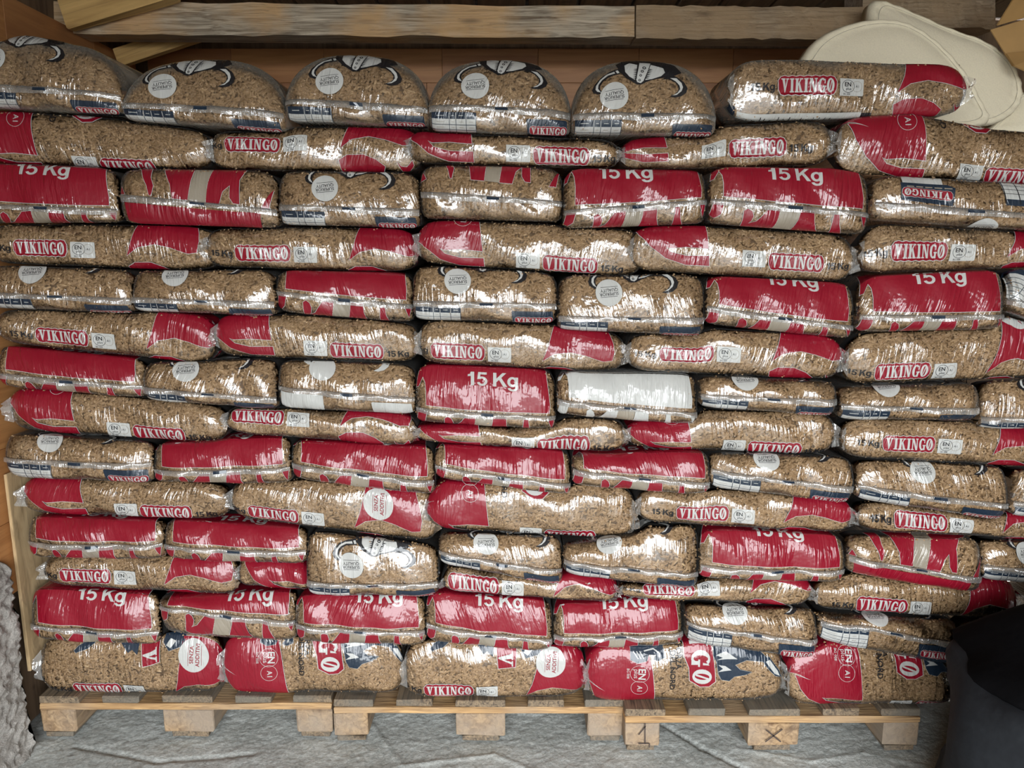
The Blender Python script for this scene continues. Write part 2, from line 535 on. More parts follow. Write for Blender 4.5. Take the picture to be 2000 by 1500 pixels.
# rough rendered plinth at the foot of the left wall
def plinth():
    bm = bmesh.new()
    x0, x1, y0, y1, z1 = XL, -1.302, -1.6, -0.04, 0.55
    ny, nz = 300, 130
    ys = np.linspace(y0, y1, ny + 1); zs = np.linspace(-0.01, z1, nz + 1)
    Yg, Zg = np.meshgrid(ys, zs)
    X = x1 + 0.012 * vnoise(Yg, Zg, 21, 14) + 0.012 * vnoise(Yg, Zg, 22, 48) + 0.012 * vnoise(Yg, Zg, 23, 95)
    X = X - 0.05 * np.clip((Zg - z1 + 0.03) / 0.03, 0, 1) ** 2
    v = [np.stack([X, Yg, Zg], -1).reshape(-1, 3)]
    i = np.arange(nz)[:, None] * (ny + 1) + np.arange(ny)[None, :]
    q = [np.stack([i, i + 1, i + ny + 2, i + ny + 1], -1).reshape(-1, 4)]
    n = (ny + 1) * (nz + 1)
    # end face towards the stack and the top
    e = np.array([[x0, y1, -0.01], [x0, y1, z1]])
    top = np.stack([np.full(ny + 1, x0), ys, np.full(ny + 1, z1)], -1)
    v += [e, top]
    q.append(np.array([[nz * (ny + 1) + j, nz * (ny + 1) + j + 1, n + 2 + j + 1, n + 2 + j] for j in range(ny)]))
    col = [r * (ny + 1) + ny for r in range(nz + 1)]
    q.append(np.array([[col[r], n, n + 1, col[r + 1]] if r == 0 else [col[r], col[r], n + 1, col[r + 1]] for r in range(1)]))
    tri = np.array([[col[r], n + 1, col[r + 1]] for r in range(1, nz)])
    q.append(tri)
    bm.free()
    return np_mesh('trim_2', np.concatenate(v), q, [M_PLINTH], smooth=True)


tag(link_mesh('trim_2', plinth()), kind='structure')

# ------------------------------------------------------------------ boards round the stack
t = empty('laminated_panel', (0.05, 0.96, 1.75), 'long orange laminated wood panel behind the top bags, under the weathered beams', 'panel')
pz0, pz1 = 1.35, 2.045
xx = -1.30
j = 0
for row in range(6):
    z0 = pz0 + row * (pz1 - pz0) / 6
    x = -1.30 - random.uniform(0, 0.2)
    while x < 1.55:
        ln = random.uniform(0.3, 0.55)
        a, b = max(x, -1.30), min(x + ln, 1.55)
        if b - a > 0.03:
            board('stave', (b - a - 0.001, 0.025, (pz1 - pz0) / 6 - 0.001), M_LAMINATE if j % 3 else M_LAMINATE2,
                  ((a + b) / 2 - 0.05, 0, (z0 + (pz1 - pz0) / 12) - 1.75), t, jitter=0, bevel=0.0008)
        x += ln; j += 1

t = empty('side_panel', (-1.342, 0.3, 1.2), 'upright orange laminated panel along the left side of the stack', 'panel')
for row in range(8):
    z0 = 0.43 + row * (2.0 - 0.43) / 8
    hgt = (2.0 - 0.43) / 8
    y = -0.03
    while y < 0.93:
        ln = random.uniform(0.25, 0.5)
        b = min(y + ln, 0.93)
        if b - y > 0.02:
            o = board('stave', (b - y - 0.001, 0.016, hgt - 0.001), M_LAMINATE if j % 3 else M_LAMINATE2,
                      (0, (y + b) / 2 - 0.3, z0 + hgt / 2 - 1.2), t, rot=(0, 0, math.radians(90)), jitter=0, bevel=0.0008)
        y += ln; j += 1

o = board('chipboard_sheet', (0.010, 0.9, 0.56), M_OSB, (-1.322, 0.46, 0.48), jitter=0.001)
tag(o, 'thin pale chipboard sheet upright between the orange panel and the lower bags', 'board')
o = board('pale_plank', (0.028, 0.06, 0.55), M_PALE, (-1.357, -0.085, 0.83), jitter=0.003, sub=(1, 1, 5))
tag(o, 'rough pale upright plank standing on the grey rendered plinth', 'plank')

BY = 0.55
def beam(name, xa, ya_top, ya_bot, xb, yb_top, yb_bot, Y, depth, m, label):
    A, B = bp(xa, ya_top, Y), bp(xb, yb_top, Y)
    A2, B2 = bp(xa, ya_bot, Y), bp(xb, yb_bot, Y)
    n = 26
    vs = []
    rr = random.Random(int(xa) + 3)
    for i in range(n + 1):
        f = i / n
        T = A.lerp(B, f); Bo = A2.lerp(B2, f)
        wv = [rr.uniform(-.003, .003) for _ in range(6)]
        vs += [(T.x, Y + 0.004 + wv[0], T.z + wv[1]), (T.x, Y + wv[2], (T.z * .7 + Bo.z * .3)), (T.x, Y - 0.003 + wv[3], (T.z * .3 + Bo.z * .7)),
               (Bo.x, Y + 0.006 + wv[4], Bo.z + wv[5]), (Bo.x, Y + depth, Bo.z + 0.004), (T.x, Y + depth, T.z)]
    q = []
    for i in range(n):
        for k in range(6):
            a, b = i * 6 + k, i * 6 + (k + 1) % 6
            q.append([a, b, b + 6, a + 6])
    me = np_mesh(name, np.array(vs) - np.array(A), [np.array(q), np.array([[5, 4, 3, 2, 1, 0], [n * 6 + k for k in range(6)]])], [m])
    o = link_mesh(name, me, None, A)
    return tag(o, label, 'beam')


beam('roof_beam', 95, 2, 66, 1240, 12, 72, BY, 0.10, M_BEAM, 'long weathered grey and orange roof beam above the stack')
beam('roof_beam', 1243, 10, 74, 1700, 14, 76, BY - 0.01, 0.10, M_BEAM2, 'shorter brown-grey roof beam butted against the long weathered one')
beam('roof_beam', 1688, -40, 48, 1948, -40, 55, BY + 0.08, 0.14, M_BEAM2, 'thick brown roof beam above the cream canvas cushions')

def slanted(name, pa, pb, Y, hgt, depth, m, label):
    A, B = bp(*pa, Y), bp(*pb, Y)
    d = (B - A); L = d.length
    o = board(name, (L, depth, hgt), m, (A + B) / 2 + Vector((0, depth / 2, 0)), rot=(0, -math.atan2(d.z, d.x), 0), jitter=0.002)
    return tag(o, label, 'plank')

slanted('roof_plank', (118, 22), (330, -40), BY - 0.06, 0.10, 0.04, M_YELLOW, 'slanting yellow plank above the left end of the long weathered beam')
slanted('roof_plank', (225, 112), (420, 48), BY + 0.16, 0.055, 0.03, M_YELLOW, 'slanting yellow plank under the long weathered beam at its left end')
for (xa, xb, c) in ((430, 560, M_WALL), (600, 700, M_PALLETD), (720, 760, M_YELLOW), (800, 900, M_ROOFPLANK), (905, 990, M_LAMINATE2), (1010, 1130, M_ROOFPLANK), (1150, 1215, M_YELLOW)):
    pass

# ================================================================== PALLETS
def mark(parent, pts, wd, loc):
    vs, q = [], []
    for (a, b) in pts:
        a, b = Vector((a[0], 0, a[1])), Vector((b[0], 0, b[1]))
        n = (b - a).normalized(); s = Vector((-n.z, 0, n.x)) * wd / 2
        i = len(vs)
        vs += [a - s, a + s, b + s, b - s]; q.append([i, i + 1, i + 2, i + 3])
    me = np_mesh('ink_mark', np.array([list(v) for v in vs]), np.array(q), [M_MARK])
    return link_mesh('ink_mark', me, parent, loc)


def pallet(px0, px1, py_bot, label, marks=()):
    # front foot of the pallet on the floor
    b = (750 - py_bot) / F_PX
    dy = math.cos(PITCH) + b * math.sin(PITCH); dz = -math.sin(PITCH) + b * math.cos(PITCH)
    kk = -CAM_Z / dz
    yf = CAM_Y + dy * kk
    x0, x1 = (px0 - 1000) / F_PX * kk, (px1 - 1000) / F_PX * kk
    W = x1 - x0
    t = empty('pallet', (x0, yf, 0), label, 'pallet', 'wooden pallets under the stack')
    zz = 0.0
    D = 1.0
    for f0, f1 in ((0.01, .105), (.445, .57), (.89, .99)):
        board('bottom_board', (f1 * W - f0 * W, D, 0.015), M_PALLETD, ((f0 + f1) / 2 * W, D / 2 + 0.004, 0.0075), t, jitter=0.002)
    for yi, (ya, yb) in enumerate(((0, .14), (.43, .57), (.86, 1.0))):
        for f0, f1 in ((0.0, .118), (.42, .592), (.878, 1.0)):
            board('block', ((f1 - f0) * W, yb - ya, 0.068), M_BLOCK, ((f0 + f1) / 2 * W, (ya + yb) / 2 + 0.002, 0.0495), t, jitter=0.002, bevel=0.003)
        board('stringer_board', (W, yb - ya, 0.019), M_PALLET, (W / 2, (ya + yb) / 2, 0.0935), t, jitter=0.0012, sub=(6, 1, 1))
    for f0, f1 in ((0, .137), (.215, .34), (.42, .592), (.67, .795), (.868, 1.0)):
        board('deck_board', ((f1 - f0) * W, D, 0.020), M_PALLETD, ((f0 + f1) / 2 * W, D / 2 + random.uniform(0, .004), 0.1135), t, jitter=0.0012)
    for pts, wd, f, z in marks:
        mark(t, pts, wd, (f * W, -0.0035, z))
    return yf, x0, x1


P1 = pallet(84, 650, 1440, 'wooden pallet with grey middle block, beside the rendered plinth')
P2 = pallet(654, 1216, 1448, 'middle wooden pallet, ring-grained centre block, no ink crosses')
P3 = pallet(1219, 1791, 1467, 'wooden pallet with inked cross on its centre block, beside the dark coat',
            [([((-.022, -.02), (.022, .018)), ((-.022, .016), (.02, -.02))], .0035, .506, .05),
             ([((-.012, -.004), (.006, .022)), ((.004, .03), (.006, -.03)), ((-.012, -.03), (.018, -.03)), ((.018, -.03), (.018, -.042))], .003, .062, .055)])
DECK = 0.1235

# ================================================================== ARTWORK (flat 2-D prints, metres)
class Art:
    def __init__(s):
        s.v, s.t, s.m, s.l = [], [], [], []
        s.n = 0
        s.p, s.pn = [], [None]

    def part(s, name):
        s.pn.append(name)

    def tri(s, v2, tris, ink, layer, cut=True, step=(0.012, 0.007)):
        """add triangles, cut into small pieces that can follow a curved bag"""
        bm = bmesh.new()
        vs = [bm.verts.new((p[0], p[1], 0)) for p in v2]
        for tr_ in tris:
            try:
                bm.faces.new([vs[i] for i in tr_])
            except ValueError:
                pass
        if cut and bm.faces:
            xs = [p[0] for p in v2]; ys = [p[1] for p in v2]
            for ax, (lo, hi), st in ((0, (min(xs), max(xs)), step[0]), (1, (min(ys), max(ys)), step[1])):
                c = math.floor(lo / st) * st + st
                while c < hi - 1e-6:
                    co = [0, 0, 0]; no = [0, 0, 0]; co[ax] = c; no[ax] = 1
                    bmesh.ops.bisect_plane(bm, geom=bm.verts[:] + bm.edges[:] + bm.faces[:], plane_co=co, plane_no=no, dist=1e-6)
                    c += st
        bmesh.ops.triangulate(bm, faces=bm.faces[:])
        bm.verts.index_update()
        v = np.array([[a.co.x, a.co.y] for a in bm.verts])
        f = np.array([[a.index for a in fc.verts] for fc in bm.faces], dtype=int).reshape(-1, 3)
        bm.free()
        if len(f) == 0:
            return
        # consistent winding
        e1 = v[f[:, 1]] - v[f[:, 0]]; e2 = v[f[:, 2]] - v[f[:, 0]]
        cr = e1[:, 0] * e2[:, 1] - e1[:, 1] * e2[:, 0]
        f[cr < 0] = f[cr < 0][:, ::-1]
        s.v.append(v); s.t.append(f + s.n); s.n += len(v)
        s.m += [INKS.index(ink)] * len(f); s.p += [len(s.pn) - 1] * len(f); s.l.append(np.full(len(v), layer, float))

    def poly(s, pts, ink, layer=0, outline=None):
        pts = [tuple(p) for p in pts]
        if outline:
            s.poly(grow(pts, outline), 'w', layer); layer += 1
        tris = tessellate_polygon([[Vector((p[0], p[1], 0)) for p in pts]])
        s.tri(pts, [tuple(t) for t in tris], ink, layer)

    def rect(s, x0, y0, x1, y1, ink, layer=0):
        s.poly([(x0, y0), (x1, y0), (x1, y1), (x0, y1)], ink, layer)

    def disc(s, cx, cy, r, ink, layer=0, n=28, ry=None):
        ry = ry or r
        s.poly([(cx + r * math.cos(a), cy + ry * math.sin(a)) for a in np.linspace(0, 2 * math.pi, n, endpoint=False)], ink, layer)

    def ring(s, cx, cy, r, wd, ink, layer=0, n=26, ry=None, r2=None):
        ry = ry or r
        v, t = [], []
        for i in range(n):
            a = 2 * math.pi * i / n
            v += [(cx + r * math.cos(a), cy + ry * math.sin(a)), (cx + (r - wd) * math.cos(a), cy + (ry - wd) * math.sin(a))]
        for i in range(n):
            a, b = 2 * i, 2 * ((i + 1) % n)
            t += [(a, b, b + 1), (a, b + 1, a + 1)]
        s.tri(v, t, ink, layer, cut=False)

    def text(s, body, cx, cy, size, ink, layer=0, rot=0, bold=0.0, sx=1.0):
        v, f = text2d(body, bold)
        v = v * size * np.array([sx, 1])
        c, sn = math.cos(rot), math.sin(rot)
        v = np.stack([v[:, 0] * c - v[:, 1] * sn + cx, v[:, 0] * sn + v[:, 1] * c + cy], -1)
        s.tri([tuple(p) for p in v], [tuple(t) for t in f], ink, layer, cut=size > 0.018)

    def quads(s, qs, ink, layer, tf):
        for q in qs:
            s.poly([tf(p) for p in q], ink, layer)

    def done(s):
        return dict(v=np.concatenate(s.v), t=np.concatenate(s.t), m=np.array(s.m), l=np.concatenate(s.l), p=np.array(s.p), pn=s.pn)


def grow(pts, d):
    """offset a simple polygon outward by d"""
    n = len(pts)
    area = sum(pts[i][0] * pts[(i + 1) % n][1] - pts[(i + 1) % n][0] * pts[i][1] for i in range(n))
    sg = 1 if area > 0 else -1
    out = []
    for i in range(n):
        p, a, b = Vector(pts[i]), Vector(pts[i - 1]), Vector(pts[(i + 1) % n])
        e1, e2 = (p - a), (b - p)
        if e1.length < 1e-9 or e2.length < 1e-9:
            out.append(tuple(p)); continue
        e1.normalize(); e2.normalize()
        n1, n2 = Vector((e1.y, -e1.x)) * sg, Vector((e2.y, -e2.x)) * sg
        m = n1 + n2
        if m.length < 0.3:
            m = n1
        m.normalize()
        k = d / max(0.5, m.dot(n1))
        out.append((p.x + m.x * k, p.y + m.y * k))
    return out


_TXT = {}


def text2d(body, bold):
    key = (body, bold)
    if key not in _TXT:
        cu = bpy.data.curves.new('txt', 'FONT')
        cu.body = body
        cu.align_x = 'CENTER'; cu.align_y = 'CENTER'
        cu.size = 1.0
        cu.offset = bold
        cu.resolution_u = 3
        cu.fill_mode = 'BOTH'
        ob = bpy.data.objects.new('txt', cu)
        COL.objects.link(ob)
        dg = bpy.context.evaluated_depsgraph_get()
        me = bpy.data.meshes.new_from_object(ob.evaluated_get(dg))
        v = np.array([[a.co.x, a.co.y] for a in me.vertices])
        me.calc_loop_triangles()
        f = [tuple(t.vertices) for t in me.loop_triangles]
        bpy.data.objects.remove(ob); bpy.data.curves.remove(cu); bpy.data.meshes.remove(me)
        c = (v.max(0) + v.min(0)) / 2
        _TXT[key] = (v - c, f)
    return _TXT[key]


def ellipse_ring(cx, cy, rx, ry, wx, wy, a0, a1, n=14):
    qs = []
    for i in range(n):
        u0, u1 = a0 + (a1 - a0) * i / n, a0 + (a1 - a0) * (i + 1) / n
        qs.append([(cx + rx * math.cos(u0), cy + ry * math.sin(u0)), (cx + rx * math.cos(u1), cy + ry * math.sin(u1)),
                   (cx + (rx - wx) * math.cos(u1), cy + (ry - wy) * math.sin(u1)), (cx + (rx - wx) * math.cos(u0), cy + (ry - wy) * math.sin(u0))])
    return qs


SL = 0.09  # slab height
def R(x0, y0, x1, y1): return [(x0, y0), (x1, y0), (x1, y1), (x0, y1)]
GLYPH = {
    'V': (0.86, [[(.10, 1), (.38, 1), (.52, .22), (.44, 0), (.38, 0)], [(.62, 1), (.76, 1), (.46, 0), (.40, 0)], R(0, 1 - SL, .46, 1), R(.54, 1 - SL, .86, 1)]),
    'I': (0.46, [R(.10, 0, .36, 1), R(0, 0, .46, SL), R(0, 1 - SL, .46, 1)]),
    'K': (0.86, [R(.08, 0, .34, 1), R(0, 0, .42, SL), R(0, 1 - SL, .42, 1), [(.30, .40), (.30, .58), (.62, 1), (.74, 1)], [(.36, .58), (.50, .70), (.82, 0), (.54, 0)],
                 R(.50, 1 - SL, .84, 1), R(.48, 0, .88, SL)]),
    'N': (0.86, [R(.09, 0, .21, 1), R(.64, 0, .76, 1), [(.09, 1), (.34, 1), (.76, 0), (.54, 0)], R(0, 0, .32, SL), R(0, 1 - SL, .26, 1), R(.54, 1 - SL, .86, 1)]),
    'G': (0.80, ellipse_ring(.42, .5, .42, .52, .25, .13, math.radians(48), math.radians(312)) + [R(.46, .36, .84, .46), R(.54, .0, .74, .44), [(.62, .62), (.74, .62), (.74, .98), (.66, .88)]]),
    'O': (0.82, ellipse_ring(.41, .5, .41, .52, .24, .13, 0, 2 * math.pi, 20) + [[(.28, .16), (.38, .16), (.56, .84), (.46, .84)]]),
}


def wordmark(art, cx, cy, W, H, layer=0, rot=0.0, word='VIKINGO', back=True, ink='w', backing='r'):
    gap = 0.10
    tot = sum(GLYPH[c][0] for c in word) + gap * (len(word) - 1)
    c, sn = math.cos(rot), math.sin(rot)
    def place(p):
        return (p[0] * c - p[1] * sn + cx, p[0] * sn + p[1] * c + cy)
    if back:
        # bumpy badge that follows the letters
        e = H * 0.20
        top, bot = [], []
        k = len(word)
        for i in range(k * 2 + 1):
            xx_ = -W / 2 + W * i / (k * 2)
            bump = e * (1.0 if i % 2 else 0.62)
            top.append((xx_, H / 2 + bump)); bot.append((xx_, -H / 2 - bump))
        pts = [(-W / 2 - e * 0.9, -H * 0.30), ] + bot + [(W / 2 + e * 0.9, -H * 0.28), (W / 2 + e, H * 0.28)] + top[::-1] + [(-W / 2 - e * 1.1, H * 0.34)]
        art.poly([place(p) for p in grow(pts, H * 0.05)], 'w', layer)
        art.poly([place(p) for p in pts], backing, layer + 1)
        layer += 2
    x = 0
    for ch in word:
        wd, qs = GLYPH[ch]
        for q in qs:
            art.poly([place(((x + p[0]) / tot * W - W / 2, (p[1] - 0.5) * H)) for p in q], ink, layer)
        x += wd + gap


def en_label(art, cx, cy, layer=0):
    w_, h_ = 0.029, 0.0195
    art.poly([(cx - w_, cy - h_), (cx + w_ - .002, cy - h_), (cx + w_, cy - h_ + .002), (cx + w_, cy + h_ - .002), (cx + w_ - .002, cy + h_), (cx - w_, cy + h_)], 'w', layer)
    art.ring(cx - .009, cy + .002, .0155, .0010, 'k', layer + 1, ry=.0145)
    art.ring(cx + .013, cy + .002, .0125, .0008, 'g', layer + 1, ry=.0125)
    art.text('EN', cx - .010, cy + .006, .0135, 'k', layer + 2, bold=.02)
    art.text('plus', cx - .008, cy - .0045, .0085, 'k', layer + 2)
    art.text('A1', cx + .013, cy + .002, .008, 'k', layer + 2)
    art.text('BG 008', cx - .012, cy - .0155, .0055, 'k', layer + 2)


def weight(a, h, W, ink, layer):
    """15 Kg in heavy sans letters, cap height h, total width W"""
    g1 = [R(.26, 0, .48, 1), [(.26, .68), (.26, .84), (.06, .80), (.06, .66)], [(.26, .84), (.26, 1), (.20, .86)]]
    g5 = [R(.12, .83, .68, 1), [(.12, 1), (.28, 1), (.24, .50), (.06, .45)]] + ellipse_ring(.37, .33, .36, .35, .19, .16, math.radians(-160), math.radians(138))
    gK = [R(0, 0, .21, 1), [(.18, .28), (.18, .54), (.60, 1), (.86, 1)], [(.34, .56), (.50, .68), (.92, 0), (.66, 0)]]
    gg = ellipse_ring(.34, .37, .34, .37, .19, .16, 0, 2 * math.pi, 20) + [R(.52, -.02, .71, .72)] + ellipse_ring(.36, -.04, .35, .26, .19, .145, math.radians(-170), math.radians(4), 10)
    adv = [(g1, 0), (g5, .62), (gK, 1.72), (gg, 2.64)]
    tot = 3.36
    for qs, x0 in adv:
        for q in qs:
            a.poly([((x0 + p[0]) / tot * W - W / 2, (p[1] - .5) * h) for p in q], ink, layer)


def A_wordmark():
    a = Art(); wordmark(a, 0, 0, 0.122, 0.030); return a.done()
def A_weight_black():
    a = Art(); weight(a, .0165, .056, 'k', 0); return a.done()
def A_weight_white():
    a = Art(); weight(a, .034, .130, 'w', 2); return a.done()
def A_en():
    a = Art(); en_label(a, 0, 0); return a.done()

def A_seal():
    a = Art(); a.disc(0, 0, .033, 'w', 2, 30)
    a.text('SUPERIOR', 0, -.004, .0105, 'k', 3, rot=math.pi + .1, bold=.01)
    a.text('QUALITY', 0, .006, .0105, 'k', 3, rot=math.pi + .1, bold=.01)
    a.poly([(-.021, .011), (.021, .0150), (.021, .0160), (-.021, .0120)], 'k', 3)
    a.poly([(-.021, -.0130), (.021, -.009), (.021, -.008), (-.021, -.0120)], 'k', 3)
    return a.done()
def A_seal_blank():
    a = Art(); a.disc(0, 0, .033, 'w', 2, 30); return a.done()

def A_additive_seal():
    a = Art(); a.disc(0, 0, .040, 'w', 2, 32, ry=.043)
    a.text('SENZA', -.006, .002, .0145, 'r', 3, rot=math.pi / 2 - .06, bold=.015)
    a.text('ADDITIVI', .010, 0, .0145, 'r', 3, rot=math.pi / 2 - .06, bold=.015)
    a.poly([(-.0165, -.026), (-.0155, -.026), (-.013, .026), (-.014, .026)], 'r', 3)
    a.poly([(.0185, -.026), (.0195, -.026), (.022, .026), (.021, .026)], 'r', 3)
    return a.done()

def A_helmet(whiteonly=False):
    a = Art()
    k = 'w' if whiteonly else 'k'
    T = lambda L: [((x - 585) / 4848.0, -(y - 535) / 4848.0 * 1.25) for x, y in L]
    a.part('horn_print')
    a.poly(T([(640, 265), (540, 285), (440, 325), (370, 375), (340, 430), (355, 472), (410, 500), (470, 500), (430, 460), (425, 420), (455, 380), (520, 345), (600, 330), (655, 325)]), k, 0)
    a.poly(T([(590, 295), (500, 313), (430, 350), (383, 400), (378, 440), (396, 468), (436, 488), (404, 440), (410, 400), (450, 360), (520, 326), (600, 318)]), 'w', 1)
    a.poly(T([(605, 288), (632, 283), (650, 315), (622, 320)]), 'w', 1)
    a.part('horn_print')
    a.poly(T([(1240, 325), (1300, 345), (1370, 385), (1408, 440), (1392, 490), (1340, 527), (1270, 543), (1212, 537), (1268, 513), (1306, 480), (1312, 440), (1280, 402), (1210, 374), (1130, 378)]), k, 0)
    a.poly(T([(1220, 362), (1290, 358), (1343, 398), (1358, 440), (1342, 480), (1290, 518), (1240, 528), (1298, 500), (1328, 460), (1320, 425), (1280, 390)]), 'w', 1)
    a.part('helmet_print')
    a.poly(T([(615, 200), (650, 300), (720, 370), (800, 412), (845, 436), (905, 432), (960, 408), (1060, 380), (1190, 355), (1290, 322), (1350, 285), (1280, 190), (1000, 120), (720, 130)]), k, 0)
    if not whiteonly:
        a.poly(T([(712, 230), (715, 310), (760, 360), (820, 392), (838, 330), (856, 230), (770, 200)]), 'w', 1)
        a.poly(T([(1010, 225), (1150, 260), (1165, 310), (1120, 350), (1010, 386), (935, 396), (965, 330)]), 'w', 1)
        for i in range(6):   # engraved teeth along the cheek plates
            yy = 285 + i * 18
            a.poly(T([(852 - i * 2, yy - 6), (806 - i * 2, yy + 2), (852 - i * 2, yy + 9)]), k, 2)
            a.poly(T([(985 - i * 9, yy - 6), (1030 - i * 9, yy + 2), (985 - i * 9, yy + 9)]), k, 2)
        a.poly(T([(885, 200), (1010, 205), (965, 310), (915, 405), (885, 425), (845, 415), (835, 390), (860, 300)]), 'w', 2)
        for (x, y, r) in ((872, 398, 14), (886, 352, 15), (906, 310, 18), (930, 272, 22)):
            a.ring((x - 585) / 4848, -(y - 535) / 4848 * 1.25, r / 4848, r * .55 / 4848, k, 3, 12)
    return a.done()

BWID = 0.345  # nominal width of an end-on bag
def U(L, seam0, seam1, x0, wid, ppm):   # zoomed photo points -> (metres from bag centre, metres above seam)
    out = []
    for x, y in L:
        f = (x - x0) / wid
        out.append(((f - .5) * BWID, -(y - (seam0 + (seam1 - seam0) * f)) / ppm))
    return out

def A_red_front(ink='r'):
    a = Art()
    h = BWID / 2
    o = 0.0012 if ink == 'r' else None
    p = [(-.84 * h, .013), (-.2 * h, .010), (.4 * h, .010), (.90 * h, .012), (.905 * h, .035), (.86 * h, .10), (.80 * h, .21), (-.80 * h, .21), (-.965 * h, .105),
         (-.985 * h, .075), (-.95 * h, .070), (-.89 * h, .092), (-.855 * h, .075), (-.84 * h, .05)]
    a.poly(p, ink, 0, outline=o)
    return a.done()

def A_teeth(ink='r'):
    a = Art()
    o = 0.0010 if ink == 'r' else None
    u = lambda L: U(L, 490, 640, 0, 1950, 4600.)
    a.part('flame_print')
    a.poly(u([(45, 505), (165, 525), (130, 640), (60, 690), (10, 680)]), ink, 0, outline=o)
    a.part('flame_print')
    a.poly(u([(405, 600), (450, 580), (500, 610), (520, 660), (500, 720), (470, 750), (560, 720), (640, 640), (690, 590), (835, 590), (820, 680), (775, 830), (600, 860), (450, 840), (385, 800), (400, 700)]), ink, 0, outline=o)
    a.part('flame_print')
    a.poly(u([(835, 580), (1075, 600), (1050, 700), (1000, 850), (780, 835)]), 'g', 0)
    a.part('flame_print')
    a.poly(u([(1080, 600), (1255, 615), (1260, 720), (1290, 820), (1330, 880), (1150, 880), (1010, 850), (1060, 700)]), ink, 0, outline=o)
    a.part('flame_print')
    a.poly(u([(1500, 640), (1560, 645), (1575, 760), (1640, 920), (1480, 910), (1485, 780)]), ink, 0, outline=o)
    a.part('flame_print')
    a.poly(u([(1840, 665), (1920, 670), (1890, 800)]), ink, 0, outline=o)
    return a.done()

def A_flames_up():
    a = Art(); o = 0.0010
    u = lambda L: U(L, 430, 605, 75, 1855, 4000.)
    a.part('flame_print')
    a.poly(u([(85, 405), (115, 300), (160, 410)]), 'r', 0, outline=o)
    a.part('flame_print')
    a.poly(u([(320, 60), (480, 60), (485, 240), (520, 330), (490, 440), (465, 430), (440, 330), (390, 240)]), 'r', 0, outline=o)
    a.part('flame_print')
    a.poly(u([(590, 20), (1020, 0), (940, 300), (910, 490), (740, 470), (720, 330), (640, 180)]), 'r', 0, outline=o)
    a.part('flame_print')
    a.poly(u([(1020, 0), (1260, 0), (1110, 520), (910, 490)]), 'g', 0)
    a.part('flame_print')
    a.poly(u([(1260, 0), (1880, 60), (1700, 200), (1580, 240), (1510, 330), (1510, 540), (1440, 530), (1400, 480), (1400, 370), (1320, 420), (1270, 540), (1110, 520), (1140, 350)]), 'r', 0, outline=o)
    a.part('flame_print')
    a.poly(u([(1890, 400), (1750, 590), (1840, 590)]), 'r', 0, outline=o)
    return a.done()

def A_flames_high():   # the flame tips sit higher, clear pellets down to the seam
    d = A_flames_up(); d = dict(d); d['v'] = d['v'] + np.array([0, .034]); return d

def A_red_below():
    a = Art(); h = BWID / 2
    a.poly([(-.93 * h, -.012), (-.2 * h, -.013), (.5 * h, -.013), (.80 * h, -.010), (.78 * h, -.06), (.3 * h, -.075), (-.6 * h, -.07), (-.9 * h, -.05)], 'r', 0)
    return a.done()

def A_table(ink='n'):
    a = Art(); h = BWID / 2
    x0, x1 = -.96 * h, -.33 * h
    a.rect(x0, -.070, x1, -.010, 'w', 0)
    if ink == 'n':
        a.rect(x0, -.025, x1, -.010, 'n', 1)
        xs = [x0, x0 + (x1 - x0) * .40, x0 + (x1 - x0) * .55, x0 + (x1 - x0) * .78, x1]
        for q in xs[1:-1]:
            a.rect(q - .0006, -.070, q + .0006, -.025, 'n', 2); a.rect(q - .0006, -.025, q + .0006, -.011, 'w', 2)
        a.rect(x0, -.070, x0 + .0012, -.025, 'n', 2); a.rect(x1 - .0012, -.070, x1, -.025, 'n', 2)
        for z in (-.038, -.050, -.062):
            a.rect(x0, z - .0006, x1, z + .0006, 'n', 2)
        for i in range(4):
            cx = (xs[i] + xs[i + 1]) / 2; dw = (xs[i + 1] - xs[i]) * .22
            a.rect(cx - dw, -.0185, cx + dw, -.0172, 'w', 2)
            a.rect(cx - dw, -.0320, cx + dw, -.0312, 'g', 2); a.rect(cx - dw, -.0445, cx + dw, -.0437, 'g', 2)
    return a.done()

def A_navy_label(ink='n'):
    a = Art(); h = BWID / 2
    x0, x1 = .37 * h, .94 * h
    a.poly([(x0 + .002, -.017), (x1 - .002, -.017), (x1, -.020), (x1 + .004, -.085), (x0 + .006, -.085), (x0, -.020)], 'n' if ink == 'n' else 'w', 0)
    if ink == 'n':
        wordmark(a, (x0 + x1) / 2 + .004, -.0445, .083, .0165, 1)
    return a.done()

def A_rot_label():     # the back label turned up: navy block with upside-down wordmark
    a = Art(); h = BWID / 2
    a.poly([(-.74 * h, .012), (-.20 * h, .006), (-.18 * h, .05), (-.26 * h, .058), (-.74 * h, .058)], 'n', 0)
    a.rect(-.72 * h, .058, -.30 * h, .085, 'w', 0)
    wordmark(a, -.47 * h, .031, .083, .0165, 1, rot=math.pi - .05)
    for i_ in range(5):
        a.rect(-.68 * h + i_ * .017, .046, -.68 * h + i_ * .017 + .013, .049, 'g', 1)
    a.part('data_table')
    x0, x1 = .36 * h, 1.0 * h
    a.poly([(x0, .018), (x1, .018), (x1, .10), (x0 - .012, .10)], 'w', 0)
    a.rect(x0, .018, x1, .032, 'n', 1)
    for i in range(6):
        a.rect(x0 - .008, .045 + i * .011 - .0006, x1, .045 + i * .011 + .0006, 'k', 2)
    for q in (0, .23, .46, .64, .82):
        xx_ = x0 + (x1 - x0) * q
        a.poly([(xx_ - .0008, .02), (xx_ + .0008, .02), (xx_ - .009, .10), (xx_ - .0106, .10)], 'k', 2)
    return a.done()

